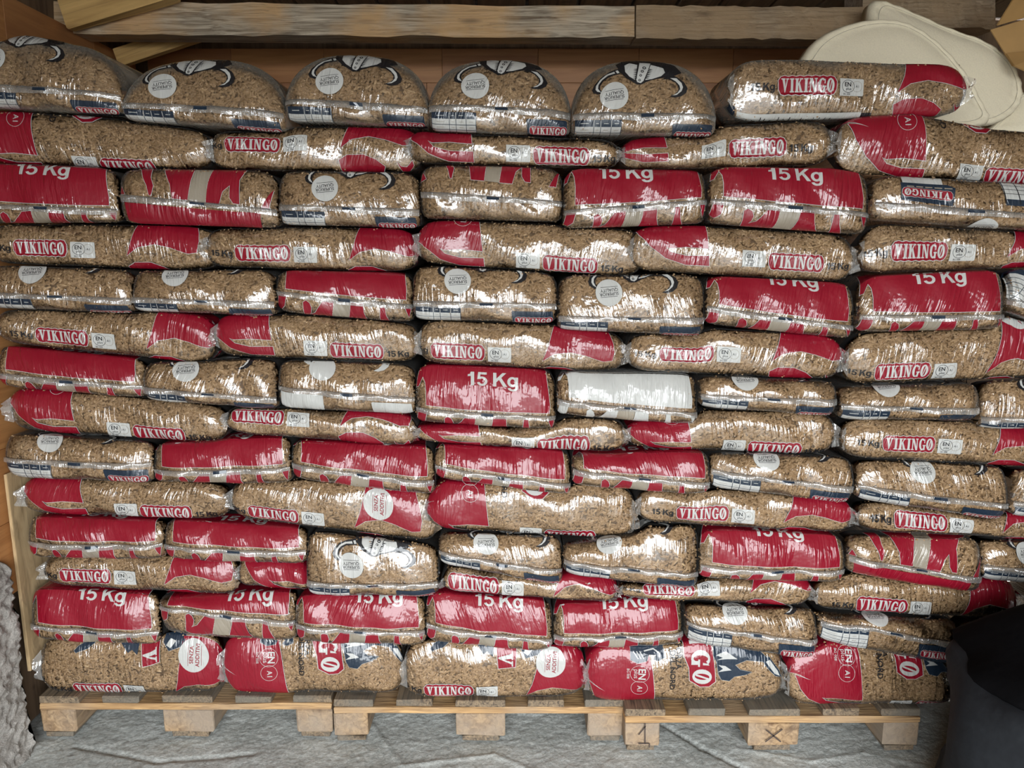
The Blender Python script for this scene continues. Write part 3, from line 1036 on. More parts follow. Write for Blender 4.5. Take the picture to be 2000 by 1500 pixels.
def A_grid_tilt():
    a = Art(); rot = -.55
    c, s_ = math.cos(rot), math.sin(rot)
    P = lambda x, y: (x * c - y * s_, x * s_ + y * c)
    def rc(x0, y0, x1, y1, ink, l): a.poly([P(x0, y0), P(x1, y0), P(x1, y1), P(x0, y1)], ink, l)
    rc(-.075, -.055, .075, .045, 'w', 0)
    rc(-.075, .028, .075, .045, 'n', 1)
    for i in range(6): rc(-.075, .028 - i * .014 - .0007, .075, .028 - i * .014 + .0007, 'n', 2)
    for x in (-.075, -.015, .015, .05): rc(x - .0007, -.055, x + .0007, .028, 'n', 2)
    return a.done()

# ---- long side prints, anchored at the middle of the small wordmark
def A_red_right():
    a = Art(); o = .0011
    T = lambda L: [((x - 470) / 3656., -(y - 335) / 3656. * 1.12) for x, y in L]
    a.part('red_panel')
    a.poly(T([(1380, -120), (1345, 90), (1300, 250), (1245, 380), (1350, 312), (1500, 285), (1640, 308), (1800, 352), (1885, 342), (1900, 250), (1890, 180), (1850, 60), (1800, -120)]), 'r', 0, outline=o)
    a.part('red_panel')
    a.poly(T([(1225, 470), (1300, 432), (1450, 428), (1560, 465), (1640, 520), (1600, 640), (1260, 640)]), 'r', 0, outline=o)
    a.part('red_panel')
    a.poly(T([(1745, 480), (1780, 520), (1830, 530), (1880, 480), (1890, 530), (1850, 590), (1790, 575)]), 'r', 0, outline=o)
    return a.done()

def big_front(a, kind):
    """the tall front print lying on its side; anchored at the centre of the slashed O"""
    T = lambda L: [((x - 1120) / 3209., -(y - 390) / 3209.) for x, y in L]
    o = .0012
    a.part('red_panel')
    # red panel with EN plus A1 emblem
    a.poly(T([(640, -90), (655, 130), (690, 300), (735, 740), (560, 732), (430, 745), (396, 733), (440, 775), (560, 800), (742, 795), (748, 872), (560, 872), (400, 822), (280, 730), (200, 610), (150, 450), (290, 515), (230, 480), (90, 395), (60, 340), (100, 150), (120, -90)]), 'r', 0, outline=o)
    a.ring(*T([(580, 330)])[0], .0255, .0009, 'w', 2)
    a.ring(*T([(580, 470)])[0], .0225, .0009, 'w', 2)
    a.text('EN', *T([(600, 330)])[0], .027, 'w', 2, rot=-math.pi / 2, bold=.02)
    a.text('plus', *T([(545, 330)])[0], .018, 'w', 2, rot=-math.pi / 2)
    a.text('A1', *T([(585, 475)])[0], .019, 'w', 2, rot=-math.pi / 2, bold=.01)
    a.text('BG 008', *T([(482, 330)])[0], .010, 'w', 2, rot=-math.pi / 2)
    a.part('ornament_print')
    # navy ornament on the panel edge
    a.poly(T([(500, 20), (780, 20), (795, 190), (740, 215), (700, 200), (725, 165), (660, 160), (640, 210), (560, 230), (500, 200)]), 'n', 2, outline=.0006)
    for i in range(3):
        a.poly(T([(520 + i * 28, 130), (528 + i * 28, 128), (570 + i * 24, 190), (562 + i * 24, 192)]), 'w', 4)
    a.poly(T([(615, 125), (700, 108), (760, 150), (755, 185), (740, 185), (745, 155), (700, 120), (620, 135)]), 'w', 4)
    a.part('slogan_print')
    # slogan
    a.text('FORZA', *T([(918, 190)])[0], .021, 'k', 0, rot=-math.pi / 2, bold=.008, sx=1.05)
    a.text('DEL NORD', *T([(868, 310)])[0], .021, 'k', 0, rot=-math.pi / 2, bold=.008, sx=1.1)
    a.poly(T([(945, 90), (949, 90), (958, 310), (954, 310)]), 'k', 0)
    a.poly(T([(838, 90), (842, 90), (868, 460), (864, 460)]), 'k', 0)
    a.part('brand_print')
    # the big wordmark's last letters
    blob = T([(955, -60), (1190, -60), (1200, 110), (1225, 280), (1238, 420), (1185, 470), (1110, 478), (1018, 420), (1008, 300), (965, 190)])
    a.poly(grow(blob, .0016), 'w', 0); a.poly(blob, 'r', 1)
    for ch, (x, y) in (('O', (1122, 380)), ('G', (1105, 215)), ('N', (1090, 40))):
        cx, cy = T([(x, y)])[0]
        wd, qs = GLYPH[ch]
        for q in qs:
            P = [((p[0] - wd / 2) * .053, (p[1] - .5) * .050) for p in q]
            a.poly([(cx + p[1], cy - p[0]) for p in P], 'w', 2)
    a.part('flame_print')
    # flames and horn
    a.poly(T([(1215, 190), (1225, 20), (1500, 20), (1700, 185), (1640, 205), (1500, 205), (1405, 260), (1450, 300), (1545, 308), (1490, 345), (1400, 370), (1360, 412), (1290, 402), (1262, 350), (1245, 250)]), 'n', 0, outline=.0007)
    a.poly(T([(1240, 228), (1300, 205), (1238, 186), (1325, 148), (1425, 205), (1330, 215)]), 'w', 2)
    a.poly(T([(1258, 330), (1375, 310), (1320, 275), (1258, 268), (1300, 300)]), 'w', 2)
    a.part('horn_print')
    a.poly(T([(1640, 205), (1700, 160), (1790, 270), (1815, 352), (1755, 335), (1690, 270)]), 'n', 0, outline=.0006)
    a.poly(T([(1665, 205), (1705, 185), (1775, 280), (1795, 335), (1745, 310)]), 'w', 2)

def A_big_front():
    a = Art(); big_front(a, 0); return a.done()

def A_under_label():
    a = Art()
    a.rect(-.155, -.014, .135, .014, 'w', 0)
    rr = random.Random(4)
    for i in range(15):
        x = -.13 + i * .014 + rr.uniform(-.003, .003)
        a.rect(x, -.010, x + .0022, -.002 + rr.uniform(-.002, .010), 'k', 1)
        if rr.random() < .5: a.rect(x, -.010, x + .009, -.0085, 'k', 1)
    a.rect(.135, -.014, .16, .012, 'k', 0)
    a.part('navy_label')
    a.poly([(-.21, -.014), (-.16, -.016), (-.16, .022), (-.18, .03), (-.205, .036)], 'n', 0)
    a.text('VIK', -.188, .012, .014, 'r', 2, rot=1.1, bold=.02)
    return a.done()

def A_giant_v():
    a = Art()
    b = [(-.020, -.028), (.026, -.02), (.030, .05), (-.026, .05)]
    a.part('brand_print')
    a.poly(grow(b, .0016), 'w', 0); a.poly(b, 'r', 1)
    wd, qs = GLYPH['V']
    for q in qs:
        P = [((p[0] - wd / 2) * .048, (p[1] - .5) * .042) for p in q]
        a.poly([(p[1] * .95, -p[0] + .002) for p in P], 'w', 2)
    a.part('front_print')
    a.poly([(.055, .005), (.10, .02), (.10, .05), (.045, .05), (.04, .03)], 'n', 0, outline=.0006)
    a.poly([(.048, .02), (.06, .012), (.075, .03), (.06, .036)], 'w', 2)
    f = [(-.075, .03), (-.06, .01), (-.05, .018), (-.035, .004), (-.03, .05), (-.09, .05)]
    a.part('front_print')
    a.poly(f, 'n', 0)
    h = [(-.20, .012), (-.17, .022), (-.15, .04), (-.17, .046), (-.195, .03), (-.205, .018)]
    a.part('front_print')
    a.poly(h, 'n', 0, outline=.0006)
    return a.done()

ART = {n: f for n, f in (
    ('wordmark', A_wordmark), ('weightk', A_weight_black), ('weightw', A_weight_white), ('en', A_en), ('seal', A_seal), ('blank', A_seal_blank),
    ('addseal', A_additive_seal), ('helmet', A_helmet), ('whelmet', lambda: A_helmet(True)), ('redfront', A_red_front), ('whitefront', lambda: A_red_front('w')),
    ('teeth', A_teeth), ('wteeth', lambda: A_teeth('w')), ('flames', A_flames_up), ('flamesh', A_flames_high), ('redbelow', A_red_below), ('table', A_table), ('wtable', lambda: A_table('w')),
    ('nlabel', A_navy_label), ('wlabel', lambda: A_navy_label('w')), ('rotlabel', A_rot_label), ('grid', A_grid_tilt), ('redright', A_red_right),
    ('big', A_big_front), ('under', A_under_label), ('giantv', A_giant_v))}
_ART = {}
def art(n):
    if n not in _ART:
        _ART[n] = ART[n]()
    return _ART[n]

PART_NAME = dict(wordmark='brand_print', weightk='weight_print', weightw='weight_print', en='certificate_label', seal='quality_seal', blank='quality_seal',
                 addseal='additive_seal', helmet='helmet_print', whelmet='helmet_print', redfront='red_panel', whitefront='white_panel', teeth='flame_print', wteeth='flame_print',
                 flames='flame_print', flamesh='flame_print', redbelow='red_panel', table='data_table', wtable='data_table', nlabel='navy_label', wlabel='white_label',
                 rotlabel='navy_label', grid='data_table', redright='red_panel', big='front_print', under='back_label', giantv='brand_print')


# ================================================================== BAGS
def yfront(px):
    return 0.010 - 0.06 * max(0, (px - 500) / 1400.0)


def spow(v, e):
    return np.sign(v) * np.abs(v) ** e


class Bag:
    KF = 0.10   # metres of depth per unit of t beyond the front

    def __init__(s, kind, xa, xb, top, seam, bot, yF, depth, rf, dome=False):
        s.dome = dome
        """top / seam / bot: functions of photo x giving photo y"""
        s.kind, s.yF, s.rf, s.depth = kind, yF, rf, depth
        s.xa, s.xb = xa, xb
        ym = (seam(xa) + seam(xb)) / 2
        s.x0, s.x1 = bp(xa, (seam(xa)), yfront(xa) + .024).x + 0.0004, bp(xb, (seam(xb)), yfront(xb) + .024).x - 0.0004
        s.x0 = max(s.x0, -1.313)
        n = 41
        s.ss = np.linspace(-1, 1, n)
        px = xa + (s.ss + 1) / 2 * (xb - xa)
        s.zt = np.array([bp(p, top(p), yfront(p) + .024).z for p in px]) - 0.0012
        s.zb = np.array([bp(p, bot(p), yfront(p) + .024).z for p in px]) + 0.0012
        s.zm = np.array([bp(p, seam(p), yF).z for p in px])
        s.zm = np.clip(s.zm, s.zb + .22 * (s.zt - s.zb), s.zb + .8 * (s.zt - s.zb))
        if kind == 'S':
            s.zm = s.zb + .47 * (s.zt - s.zb)
        s.hw = (s.x1 - s.x0) / 2
        s.xc = (s.x1 + s.x0) / 2
        s.lump = rng.random(4) * 6.28
        # arc table at the middle section
        tt = np.linspace(-1.9, 1.9, 381)
        P = s.S(np.zeros_like(tt), tt)
        d = np.concatenate([[0], np.cumsum(np.linalg.norm(np.diff(P, axis=0), axis=1))])
        s.tt, s.arc = tt, d - np.interp(0, tt, d)

    def g(s, q):
        """how far top, bottom and front close in towards the two ends; neighbours squash each other flat there"""
        a = np.abs(q)
        if s.kind == 'H':
            gt = (1 - (.975 * a) ** 11) ** (1 / 3.4) if not s.dome else np.maximum(1 - (.99 * a) ** 2.8, 0) ** (1 / 2.1)
            gb = (1 - (.985 * a) ** 20) ** (1 / 4.)
            gy = (1 - (.925 * a) ** 7) ** (1 / 2.2)
            return gt, gb, gy
        gt = (1 - (.992 * a) ** 11) ** (1 / 2.3)
        gb = (1 - (.992 * a) ** 13) ** (1 / 2.3)
        gy = (1 - (.96 * a) ** 13) ** (1 / 2.3)
        return gt, gb, gy

    def S(s, q, t):
        q = np.clip(q, -1, 1)
        zt, zm, zb = np.interp(q, s.ss, s.zt), np.interp(q, s.ss, s.zm), np.interp(q, s.ss, s.zb)
        gt, gb, gy = s.g(q)
        tc = np.clip(t, -1, 1)
        # the round of the sack is cut off where it is pressed against its neighbours above and below
        at_, ab_ = math.radians(53 if not s.dome else 84), math.radians(60)
        a = np.where(tc > 0, tc * at_, tc * ab_)
        sn, cs = np.abs(np.sin(a)), np.cos(a)
        nt, nb, dt, db = (2.2, 3.4, 2.2, 4.0) if s.kind == 'H' else (2.3, 3.0, 2.3, 3.6)
        up = sn ** (2 / nt) / math.sin(at_) ** (2 / nt)
        dn = sn ** (2 / nb) / math.sin(ab_) ** (2 / nb)
        D = np.where(tc > 0, cs ** (2 / dt), cs ** (2 / db))
        z = np.where(tc > 0, zm + (zt - zm) * gt * up, zm - (zm - zb) * gb * dn)
        lum = .0035 * np.sin(q * 5.3 + s.lump[0]) * np.cos(tc * 2.1 + s.lump[1]) + .0025 * np.sin(q * 11 + tc * 3 + s.lump[2])
        y = s.yF + s.rf - s.rf * gy * D + lum * D * gy + np.maximum(np.abs(t) - 1, 0) * s.KF
        x = s.xc + q * s.hw
        return np.stack([x, y, z], -1)

    def normal(s, q, t):
        e = 2e-3
        du = s.S(q + e, t) - s.S(q - e, t)
        dv = s.S(q, t + e) - s.S(q, t - e)
        n = np.cross(du, dv)
        l = np.linalg.norm(n, axis=-1, keepdims=True)
        n = n / np.maximum(l, 1e-12)
        n[n[..., 1] > 0.35] *= 1
        return n

    def t_at(s, px, py):
        q = (px - s.xa) / (s.xb - s.xa) * 2 - 1
        tt = np.linspace(-1, 1, 161)
        P = s.S(np.full_like(tt, q), tt)
        X, Y = proj(P)
        return q, tt[int(np.argmin(np.abs(Y - py)))]

    def arc_of(s, t): return np.interp(t, s.tt, s.arc)
    def t_of(s, a): return np.interp(a, s.arc, s.tt)


UVS = {}


def bag_uv(b, q, t, tr):
    u = q * b.hw
    v = b.arc_of(t)
    c, sn, ou, ov, fl = tr
    return np.stack([(u * c - v * sn) * fl + ou, u * sn + v * c + ov], -1)


def build_bag(b, label, group, prints, skip, seam, tabs, shade=1.0, cat='pellet bag', loose=False):
    base = np.array([b.xc, b.yF + b.depth / 2, float(b.zb.min())])
    root = empty('pellet_bag', base, label, cat, group)
    ang = random.uniform(-.35, .35)
    tr = (math.cos(ang), math.sin(ang), random.uniform(0, 50), random.uniform(0, 50), random.choice((-1, 1)))
    # ---- film
    ns = 40
    uu = np.linspace(-1, 1, ns + 1)
    sq = np.sign(uu) * (1 - (1 - np.abs(uu)) ** 1.6)
    ends = 1 + (b.depth - b.rf) / b.KF
    tl = np.concatenate([[-ends, -1 - .5 * (ends - 1), -1.25], np.linspace(-1, 1, 25), [1.25, 1 + .5 * (ends - 1), ends]])
    Q, T = np.meshgrid(sq, tl, indexing='ij')
    P = b.S(Q.ravel(), T.ravel()) - base
    nt = len(tl)
    i = np.arange(ns)[:, None] * nt + np.arange(nt)[None, :]
    nx = np.arange(ns)[:, None] * nt + ((np.arange(nt) + 1) % nt)[None, :]
    quads = np.stack([i, i + nt, nx + nt, nx], -1).reshape(-1, 4)
    uv = bag_uv(b, Q.ravel(), T.ravel(), tr)
    caps = np.array([list(range(nt - 1, -1, -1)), [ns * nt + k for k in range(nt)]])
    caps = caps[:, ::-1]
    me = np_mesh('film', P, [quads, caps], [M_FILM_LOOSE if loose else M_FILM], uv=uv, smooth=True)
    link_mesh('film', me, root)
    # ---- pellets: half-buried sticks just under the film
    area = 2 * b.hw * (b.arc_of(1.12) - b.arc_of(-1.12))
    n = int(area * 41000)
    q = rng.uniform(-.998, .998, n)
    t = b.t_of(rng.uniform(b.arc_of(-1.12), b.arc_of(1.12), n))
    keep = np.ones(n, bool)
    for (q0, q1, t0, t1) in skip:
        keep &= ~((q > q0) & (q < q1) & (t > t0) & (t < t1))
    q, t = q[keep], t[keep]; n = len(q)
    nn = b.normal(q, t)
    c = b.S(q, t) - nn * (0.0030 + rng.random(n)[:, None] * .0042)
    rx = np.array([1.0, 0, 0]) - nn * nn[:, :1]
    rx /= np.maximum(np.linalg.norm(rx, axis=1, keepdims=True), 1e-6)
    rz = np.cross(nn, rx)
    th = rng.uniform(-math.pi / 2, math.pi / 2, n) * .55 + rng.normal(.25, .6, n)
    ax = rx * np.cos(th)[:, None] + rz * np.sin(th)[:, None] + nn * rng.normal(0, .10, n)[:, None]
    ax /= np.linalg.norm(ax, axis=1, keepdims=True)
    # some pellets point at the viewer and show a round end
    endon = rng.random(n) < .10
    sd = np.cross(nn, ax); sd /= np.maximum(np.linalg.norm(sd, axis=1, keepdims=True), 1e-6)
    up = np.cross(ax, sd)
    L = rng.uniform(.0042, .0092, n); L[endon] = .0026
    r = rng.uniform(.0023, .0028, n)
    V = []
    for sgn in (-1, 1):
        for a in (-8, 90, 188):
            ca, sa = math.cos(math.radians(a)), math.sin(math.radians(a))
            V.append(c + ax * (sgn * L)[:, None] + (sd * ca + up * sa) * r[:, None])
    V = np.stack(V, 1)
    o = np.arange(n)[:, None] * 6
    fq = np.array([[0, 3, 4, 1], [1, 4, 5, 2]])
    Fq = (o[:, :, None] + fq[None]).reshape(-1, 4)
    Ft = (o[:, :, None] + np.array([[0, 1, 2], [5, 4, 3]])[None]).reshape(-1, 3)
    tone = np.repeat(np.clip(rng.normal(.62, .115, n), 0.12, 1), 6) * shade
    # dark bed behind the sticks: low tone paints the shaded gaps between them
    bq, bt = np.meshgrid(np.linspace(-1, 1, 25), np.linspace(-1.6, 1.6, 15), indexing='ij')
    bn = b.normal(bq.ravel(), bt.ravel())
    bv = b.S(bq.ravel(), bt.ravel()) - bn * .0078
    k = np.arange(24)[:, None] * 15 + np.arange(14)[None, :]
    bf = np.stack([k, k + 15, k + 16, k + 1], -1).reshape(-1, 4) + n * 6
    allv = np.concatenate([V.reshape(-1, 3), bv]) - base
    me = np_mesh('pellets', allv, [np.concatenate([Fq, bf]), Ft], [M_PELLET], tone=np.concatenate([tone, np.full(len(bv), .17 * shade)]))
    fs = np.ones(len(me.polygons), bool)
    fs[len(Fq) + len(bf):] = False
    me.polygons.foreach_set('use_smooth', fs)
    tag(link_mesh('pellets', me, root), kind='stuff')
    # ---- prints
    for name, q0, t0, sx in prints:
        A = art(name)
        a0 = b.arc_of(t0)
        qq = q0 + A['v'][:, 0] * sx / b.hw
        aa = a0 + A['v'][:, 1]
        ok = (aa > b.arc[0] + .001) & (aa < b.arc[-1] - .001)
        tq = b.t_of(aa)
        lim = .992
        qc = np.clip(qq, -lim, lim)
        good = (np.abs(qq) < 1.06) & ok & (np.abs(tq) < 1.7)
        gd = good[A['t']].all(1)
        off = .0007 + .00035 * A['l']
        Pn = b.S(qc, tq) + b.normal(qc, tq) * off[:, None] - base
        for pi in np.unique(A['p'][gd]):
            sel = gd & (A['p'] == pi)
            tris, mm = A['t'][sel], A['m'][sel]
            used = np.unique(tris)
            remap = np.zeros(len(Pn), int); remap[used] = np.arange(len(used))
            inks = sorted(set(mm.tolist()))
            mi = np.array([inks.index(x) for x in mm])
            pname = A['pn'][pi] or PART_NAME[name]
            me = np_mesh(pname, Pn[used], remap[tris], [INK[INKS[x]] for x in inks], mi, uv=bag_uv(b, qc, tq, tr)[used], smooth=True)
            link_mesh(pname, me, root)
    # ---- welded seam flap across the front of an end-on bag
    if seam:
        m = 46
        qs = np.linspace(-.985, .985, m)
        rr = rng.random(3) * 6.28
        wob = .0022 * np.sin(qs * 9 + rr[0]) + .0016 * np.sin(qs * 23 + rr[1])
        drop = .013 + .0025 * np.sin(qs * 3 + rr[2])
        p0 = b.S(qs, np.full(m, .02)); nrm = b.normal(qs, np.zeros(m))
        nrm[:, 0] *= .3
        rows = [p0 + nrm * .0012, p0 + nrm * (.0055 + np.abs(wob))[:, None] + np.array([0, 0, .001]),
                p0 + nrm * (.0075 + wob)[:, None] - np.stack([0 * qs, 0 * qs, drop * .55], -1),
                p0 + nrm * (.0068 + wob * 1.6)[:, None] - np.stack([0 * qs, 0 * qs, drop], -1)]
        V = np.stack(rows, 1).reshape(-1, 3) - base
        i = np.arange(m - 1)[:, None] * 4 + np.arange(3)[None, :]
        F = np.stack([i, i + 1, i + 5, i + 4], -1).reshape(-1, 4)
        uq = np.repeat(qs, 4); ut = np.tile(np.array([0, .05, .1, .15]), m)
        me = np_mesh('welded_seam', V, F, [M_SEAM], uv=bag_uv(b, uq * 1.7, ut, tr) * 1.3, smooth=True)
        sm = link_mesh('welded_seam', me, root)
        # small navy batch mark printed across the weld
        sel = (qs > -.08) & (qs < .13)
        mk = np.stack([rows[1][sel] + nrm[sel] * .0012 - np.array([0, 0, .002]), rows[2][sel] + nrm[sel] * .0012], 1).reshape(-1, 3) - base
        kq = sel.sum()
        i = np.arange(kq - 1) * 2
        F = np.stack([i, i + 1, i + 3, i + 2], -1)
        me = np_mesh('batch_mark', mk, F, [M_NAVY], uv=np.zeros((len(mk), 2)))
        link_mesh('batch_mark', me, sm)
    # ---- crumpled weld tabs on the ends of a long bag
    for sgn in tabs:
        m = 9
        vv = np.linspace(-1, 1, m)
        zc = float(np.interp(sgn, b.ss, b.zm))
        hh = .30 * float(np.interp(sgn, b.ss, b.zt - b.zb))
        xe = b.xc + sgn * (b.hw - .010)
        rr = rng.random(3) * 6.28
        V = []
        for f in np.linspace(0, 1, 4):
            x = xe + sgn * f * (.016 + .004 * np.sin(vv * 4 + rr[0]))
            y = b.yF + .016 - f * .017 + .004 * np.sin(vv * 9 + rr[1]) * (.4 + f)
            z = zc + vv * hh * (1 - .35 * f) + .004 * f * np.sin(vv * 6 + rr[2])
            V.append(np.stack([x, y, z], -1))
        V = np.concatenate(V) - base
        i = np.arange(3)[:, None] * m + np.arange(m - 1)[None, :]
        F = np.stack([i, i + 1, i + m + 1, i + m], -1).reshape(-1, 4)
        me = np_mesh('weld_tab', V, F, [M_SEAM], uv=V[:, [0, 2]] * 1.6 + rr[0], smooth=True)
        link_mesh('weld_tab', me, root)
    return root


# ------------------------------------------------------------------ bag table
# end-on bags:  (type, xL, seamL, botL, xR, seamR, botR, extras)
# long bags:    (type, xL, botL, xR, botR, wordmark x, wordmark y, extras)
H, L_ = 'H', 'L'
ROWS = [
    # 1
    [(H, 'hel', -45, 166, 212, 252, 186, 228, dict(seal=(10, 117), top=(100, 64, 82, 104))), (H, 'hel', 247, 204, 238, 562, 222, 262, dict(seal=(336, 167), top=(150, 116, 113, 150))),
     (H, 'hel', 564, 196, 240, 838, 214, 250, dict(seal=(653, 157), top=(140, 103, 106, 140))), (H, 'hel', 840, 207, 258, 1115, 222, 267, dict(seal=(930, 167), top=(140, 113, 113, 140))),
     (H, 'hel', 1115, 228, 266, 1395, 232, 268, dict(seal=(1194, 187), top=(150, 115, 116, 160))),
     (L_, 'S1', 1422, 238, 1893, 224, 1571, 166, dict(top=(140, 116, 122, 165), under=(1570, 231), depth=.24))],
    # 2
    [(L_, 'S2', -45, 318, 418, 334, 248, 326, {}), (L_, 'S1', 402, 332, 822, 337, 498, 282, {}), (L_, 'S2', 797, 320, 1215, 330, 1097, 304, {}),
     (L_, 'S2', 1210, 334, 1628, 322, 1478, 288, {}), (L_, 'S2', 1632, 338, 2085, 364, 1982, 346, dict(top=(228, 222, 250, 262), depth=.5))],
    # 3
    [(H, 'red', -55, 400, 437, 243, 412, 436, dict(text=(96, 331))), (H, 'rev', 243, 381, 437, 550, 412, 447, {}), (H, 'hel', 550, 402, 440, 825, 412, 446, dict(seal=(643, 367))),
     (H, 'fl', 820, 376, 428, 1105, 396, 435, {}), (H, 'red', 1092, 414, 448, 1380, 392, 438, dict(text=(1218, 337))), (H, 'red', 1378, 390, 438, 1692, 419, 460, dict(text=(1541, 341))),
     (H, 'rot', 1688, 396, 432, 2060, 426, 455, dict(seal=(1908, 447)))],
    # 4
    [(L_, 'S1', -40, 515, 425, 530, 78, 484, {}), (L_, 'S1', 402, 522, 822, 532, 519, 495, {}), (L_, 'S2', 808, 515, 1258, 542, 1114, 518, {}), (L_, 'S2', 1228, 528, 1680, 553, 1553, 513, {}),
     (L_, 'S1', 1665, 535, 2090, 520, 1785, 491, {})],
    # 5
    [(H, 'hel', -22, 572, 600, 272, 585, 611, dict(seal=(76, 530))), (H, 'hel', 266, 583, 606, 545, 592, 616, dict(seal=(357, 537))), (H, 'red', 545, 570, 608, 810, 598, 630, {}),
     (H, 'hel', 808, 590, 622, 1090, 596, 630, dict(seal=(897, 548))), (H, 'hel', 1085, 620, 642, 1375, 624, 656, dict(seal=(1185, 572))),
     (H, 'red', 1372, 600, 632, 1666, 642, 662, dict(text=(1538, 546))), (H, 'red', 1660, 618, 646, 1955, 618, 642, dict(text=(1814, 541))), (H, 'grid', 1940, 585, 606, 2110, 630, 660, dict(at=(1985, 565)))],
    # 6
    [(L_, 'S1', -32, 668, 428, 712, 113, 657, {}), (L_, 'S2', 415, 694, 826, 710, 699, 686, {}), (L_, 'S1', 808, 707, 1224, 728, 896, 687, {}), (L_, 'S1', 1220, 722, 1650, 743, 1337, 694, {}),
     (L_, 'S1', 1642, 752, 2090, 736, 1758, 725, dict(aseal=.122))],
    # 7
    [(H, 'red', 0, 730, 752, 290, 756, 776, {}), (H, 'hel', 287, 758, 778, 550, 780, 796, dict(seal=(377, 722))), (H, 'whel', 548, 757, 793, 815, 780, 808, dict(seal=(637, 720))),
     (H, 'red', 813, 799, 820, 1085, 824, 838, dict(text=(963, 741))), (H, 'whi', 1087, 783, 806, 1358, 810, 829, {}), (H, 'hel', 1362, 772, 790, 1625, 783, 810, dict(seal=(1446, 741))),
     (H, 'hel', 1630, 792, 814, 1902, 800, 817, dict(seal=(1716, 752))), (H, 'hel', 1902, 818, 833, 2150, 818, 840, dict(seal=(2010, 770)))],
    # 8
    [(L_, 'S2', 17, 840, 448, 866, 313, 848, {}), (L_, 'S1', 438, 842, 820, 873, 510, 813, {}), (L_, 'S2', 810, 860, 1226, 885, 1101, 870, {}), (L_, 'S2', 1222, 872, 1640, 890, 1514, 877, {}),
     (L_, 'S1', 1635, 890, 2090, 916, 1766, 868, {})],
    # 9
    [(H, 'hel', 20, 897, 926, 308, 908, 938, dict(seal=(113, 860))), (H, 'red', 308, 922, 936, 573, 916, 940, {}), (H, 'red', 575, 908, 930, 850, 944, 966, {}), (H, 'red', 851, 912, 928, 1115, 950, 966, {}),
     (H, 'red', 1115, 920, 940, 1379, 947, 962, {}), (H, 'hel', 1385, 920, 946, 1660, 955, 981, dict(seal=(1488, 897))), (H, 'hel', 1665, 950, 968, 1960, 990, 1014, dict(seal=(1785, 920))),
     (H, 'hel', 1960, 985, 1000, 2200, 990, 1012, dict(seal=(2040, 950)))],
    # 10
    [(L_, 'S2', 47, 1000, 454, 1013, 330, 1002, {}), (L_, 'S1', 445, 1008, 856, 1064, 537, 1004, dict(aseal=.058)), (L_, 'S2', 832, 1030, 1246, 1055, 1115, 1047, {}), (L_, 'S1', 1240, 1016, 1662, 1044, 1369, 1004, {}),
     (L_, 'S1', 1674, 1034, 2090, 1060, 1792, 1019, {})],
    # 11
    [(H, 'red', 70, 1063, 1080, 332, 1066, 1084, {}), (H, 'red', 332, 1068, 1083, 602, 1080, 1094, {}), (H, 'hel', 608, 1142, 1152, 858, 1142, 1158, dict(seal=(695, 1104))),
     (H, 'hel', 858, 1080, 1092, 1102, 1118, 1140, dict(seal=(950, 1061))), (H, 'hel', 1095, 1098, 1112, 1360, 1125, 1146, dict(seal=(1186, 1060))), (H, 'red', 1360, 1110, 1120, 1642, 1118, 1132, {}),
     (H, 'rev', 1644, 1090, 1108, 1905, 1134, 1152, {}), (H, 'hel', 1905, 1108, 1125, 2150, 1120, 1145, dict(seal=(1990, 1080)))],
    # 12
    [(L_, 'S1', 85, 1142, 470, 1163, 173, 1125, {}), (L_, 'S2s', 460, 1142, 606, 1155, 760, 1150, {}), (L_, 'S1', 861, 1150, 1207, 1180, 926, 1141, {}), (L_, 'S1', 1207, 1162, 1586, 1184, 1303, 1152, {}),
     (L_, 'S1', 1588, 1186, 1990, 1213, 1716, 1182, dict(aseal=.17))],
    # 13
    [(H, 'red', 73, 1224, 1242, 322, 1240, 1252, dict(text=(214, 1160))), (H, 'red', 316, 1182, 1228, 585, 1218, 1246, dict(text=(495, 1140))), (H, 'red', 583, 1224, 1242, 835, 1238, 1252, dict(text=(745, 1165))),
     (H, 'red', 833, 1224, 1242, 1080, 1254, 1267, dict(text=(975, 1173))), (H, 'red', 1078, 1246, 1257, 1330, 1240, 1257, dict(text=(1215, 1165))), (H, 'hel', 1335, 1220, 1240, 1588, 1255, 1280, dict(seal=(1425, 1194))),
     (H, 'hel', 1590, 1205, 1238, 1860, 1262, 1292, dict(seal=(1697, 1195))), (H, 'hel', 1862, 1290, 1320, 2150, 1290, 1330, dict(seal=(2050, 1225), helm=(1935, 1228)))],
    # 14
    [(L_, 'S1', 78, 1345, 442, 1350, 190, 1346, dict(aseal=.092, giantv=1)), (L_, 'S3', 430, 1350, 795, 1360, 648, 1299, {}), (L_, 'S1', 782, 1358, 1144, 1366, 878, 1349, dict(aseal=.092, giantv=1)),
     (L_, 'S3', 1142, 1360, 1534, 1371, 1368, 1322, {}), (L_, 'S3', 1530, 1374, 1862, 1391, 1766, 1308, {})],
]
ORD = ['first', 'second', 'third', 'fourth', 'fifth', 'sixth', 'seventh', 'eighth', 'ninth', 'tenth', 'eleventh', 'twelfth', 'thirteenth']
LOOK = {
    'hel': 'end-on clear pellet bag', 'whel': 'clear pellet bag with blank white labels', 'red': 'end-on red-fronted pellet bag',
    'rev': 'end-on bag, red flames above seam', 'fl': 'end-on bag, flame tips, clear below', 'whi': 'end-on pellet bag with white front',
    'rot': 'end-on bag with upside-down navy label', 'grid': 'end-on bag with tilted white grid',
    'S1': 'lengthwise pellet bag, red right end', 'S2': 'lengthwise pellet bag, red left end', 'S2s': 'half-hidden red-patched pellet bag',
    'S3': 'lengthwise pellet bag, sideways front print'}


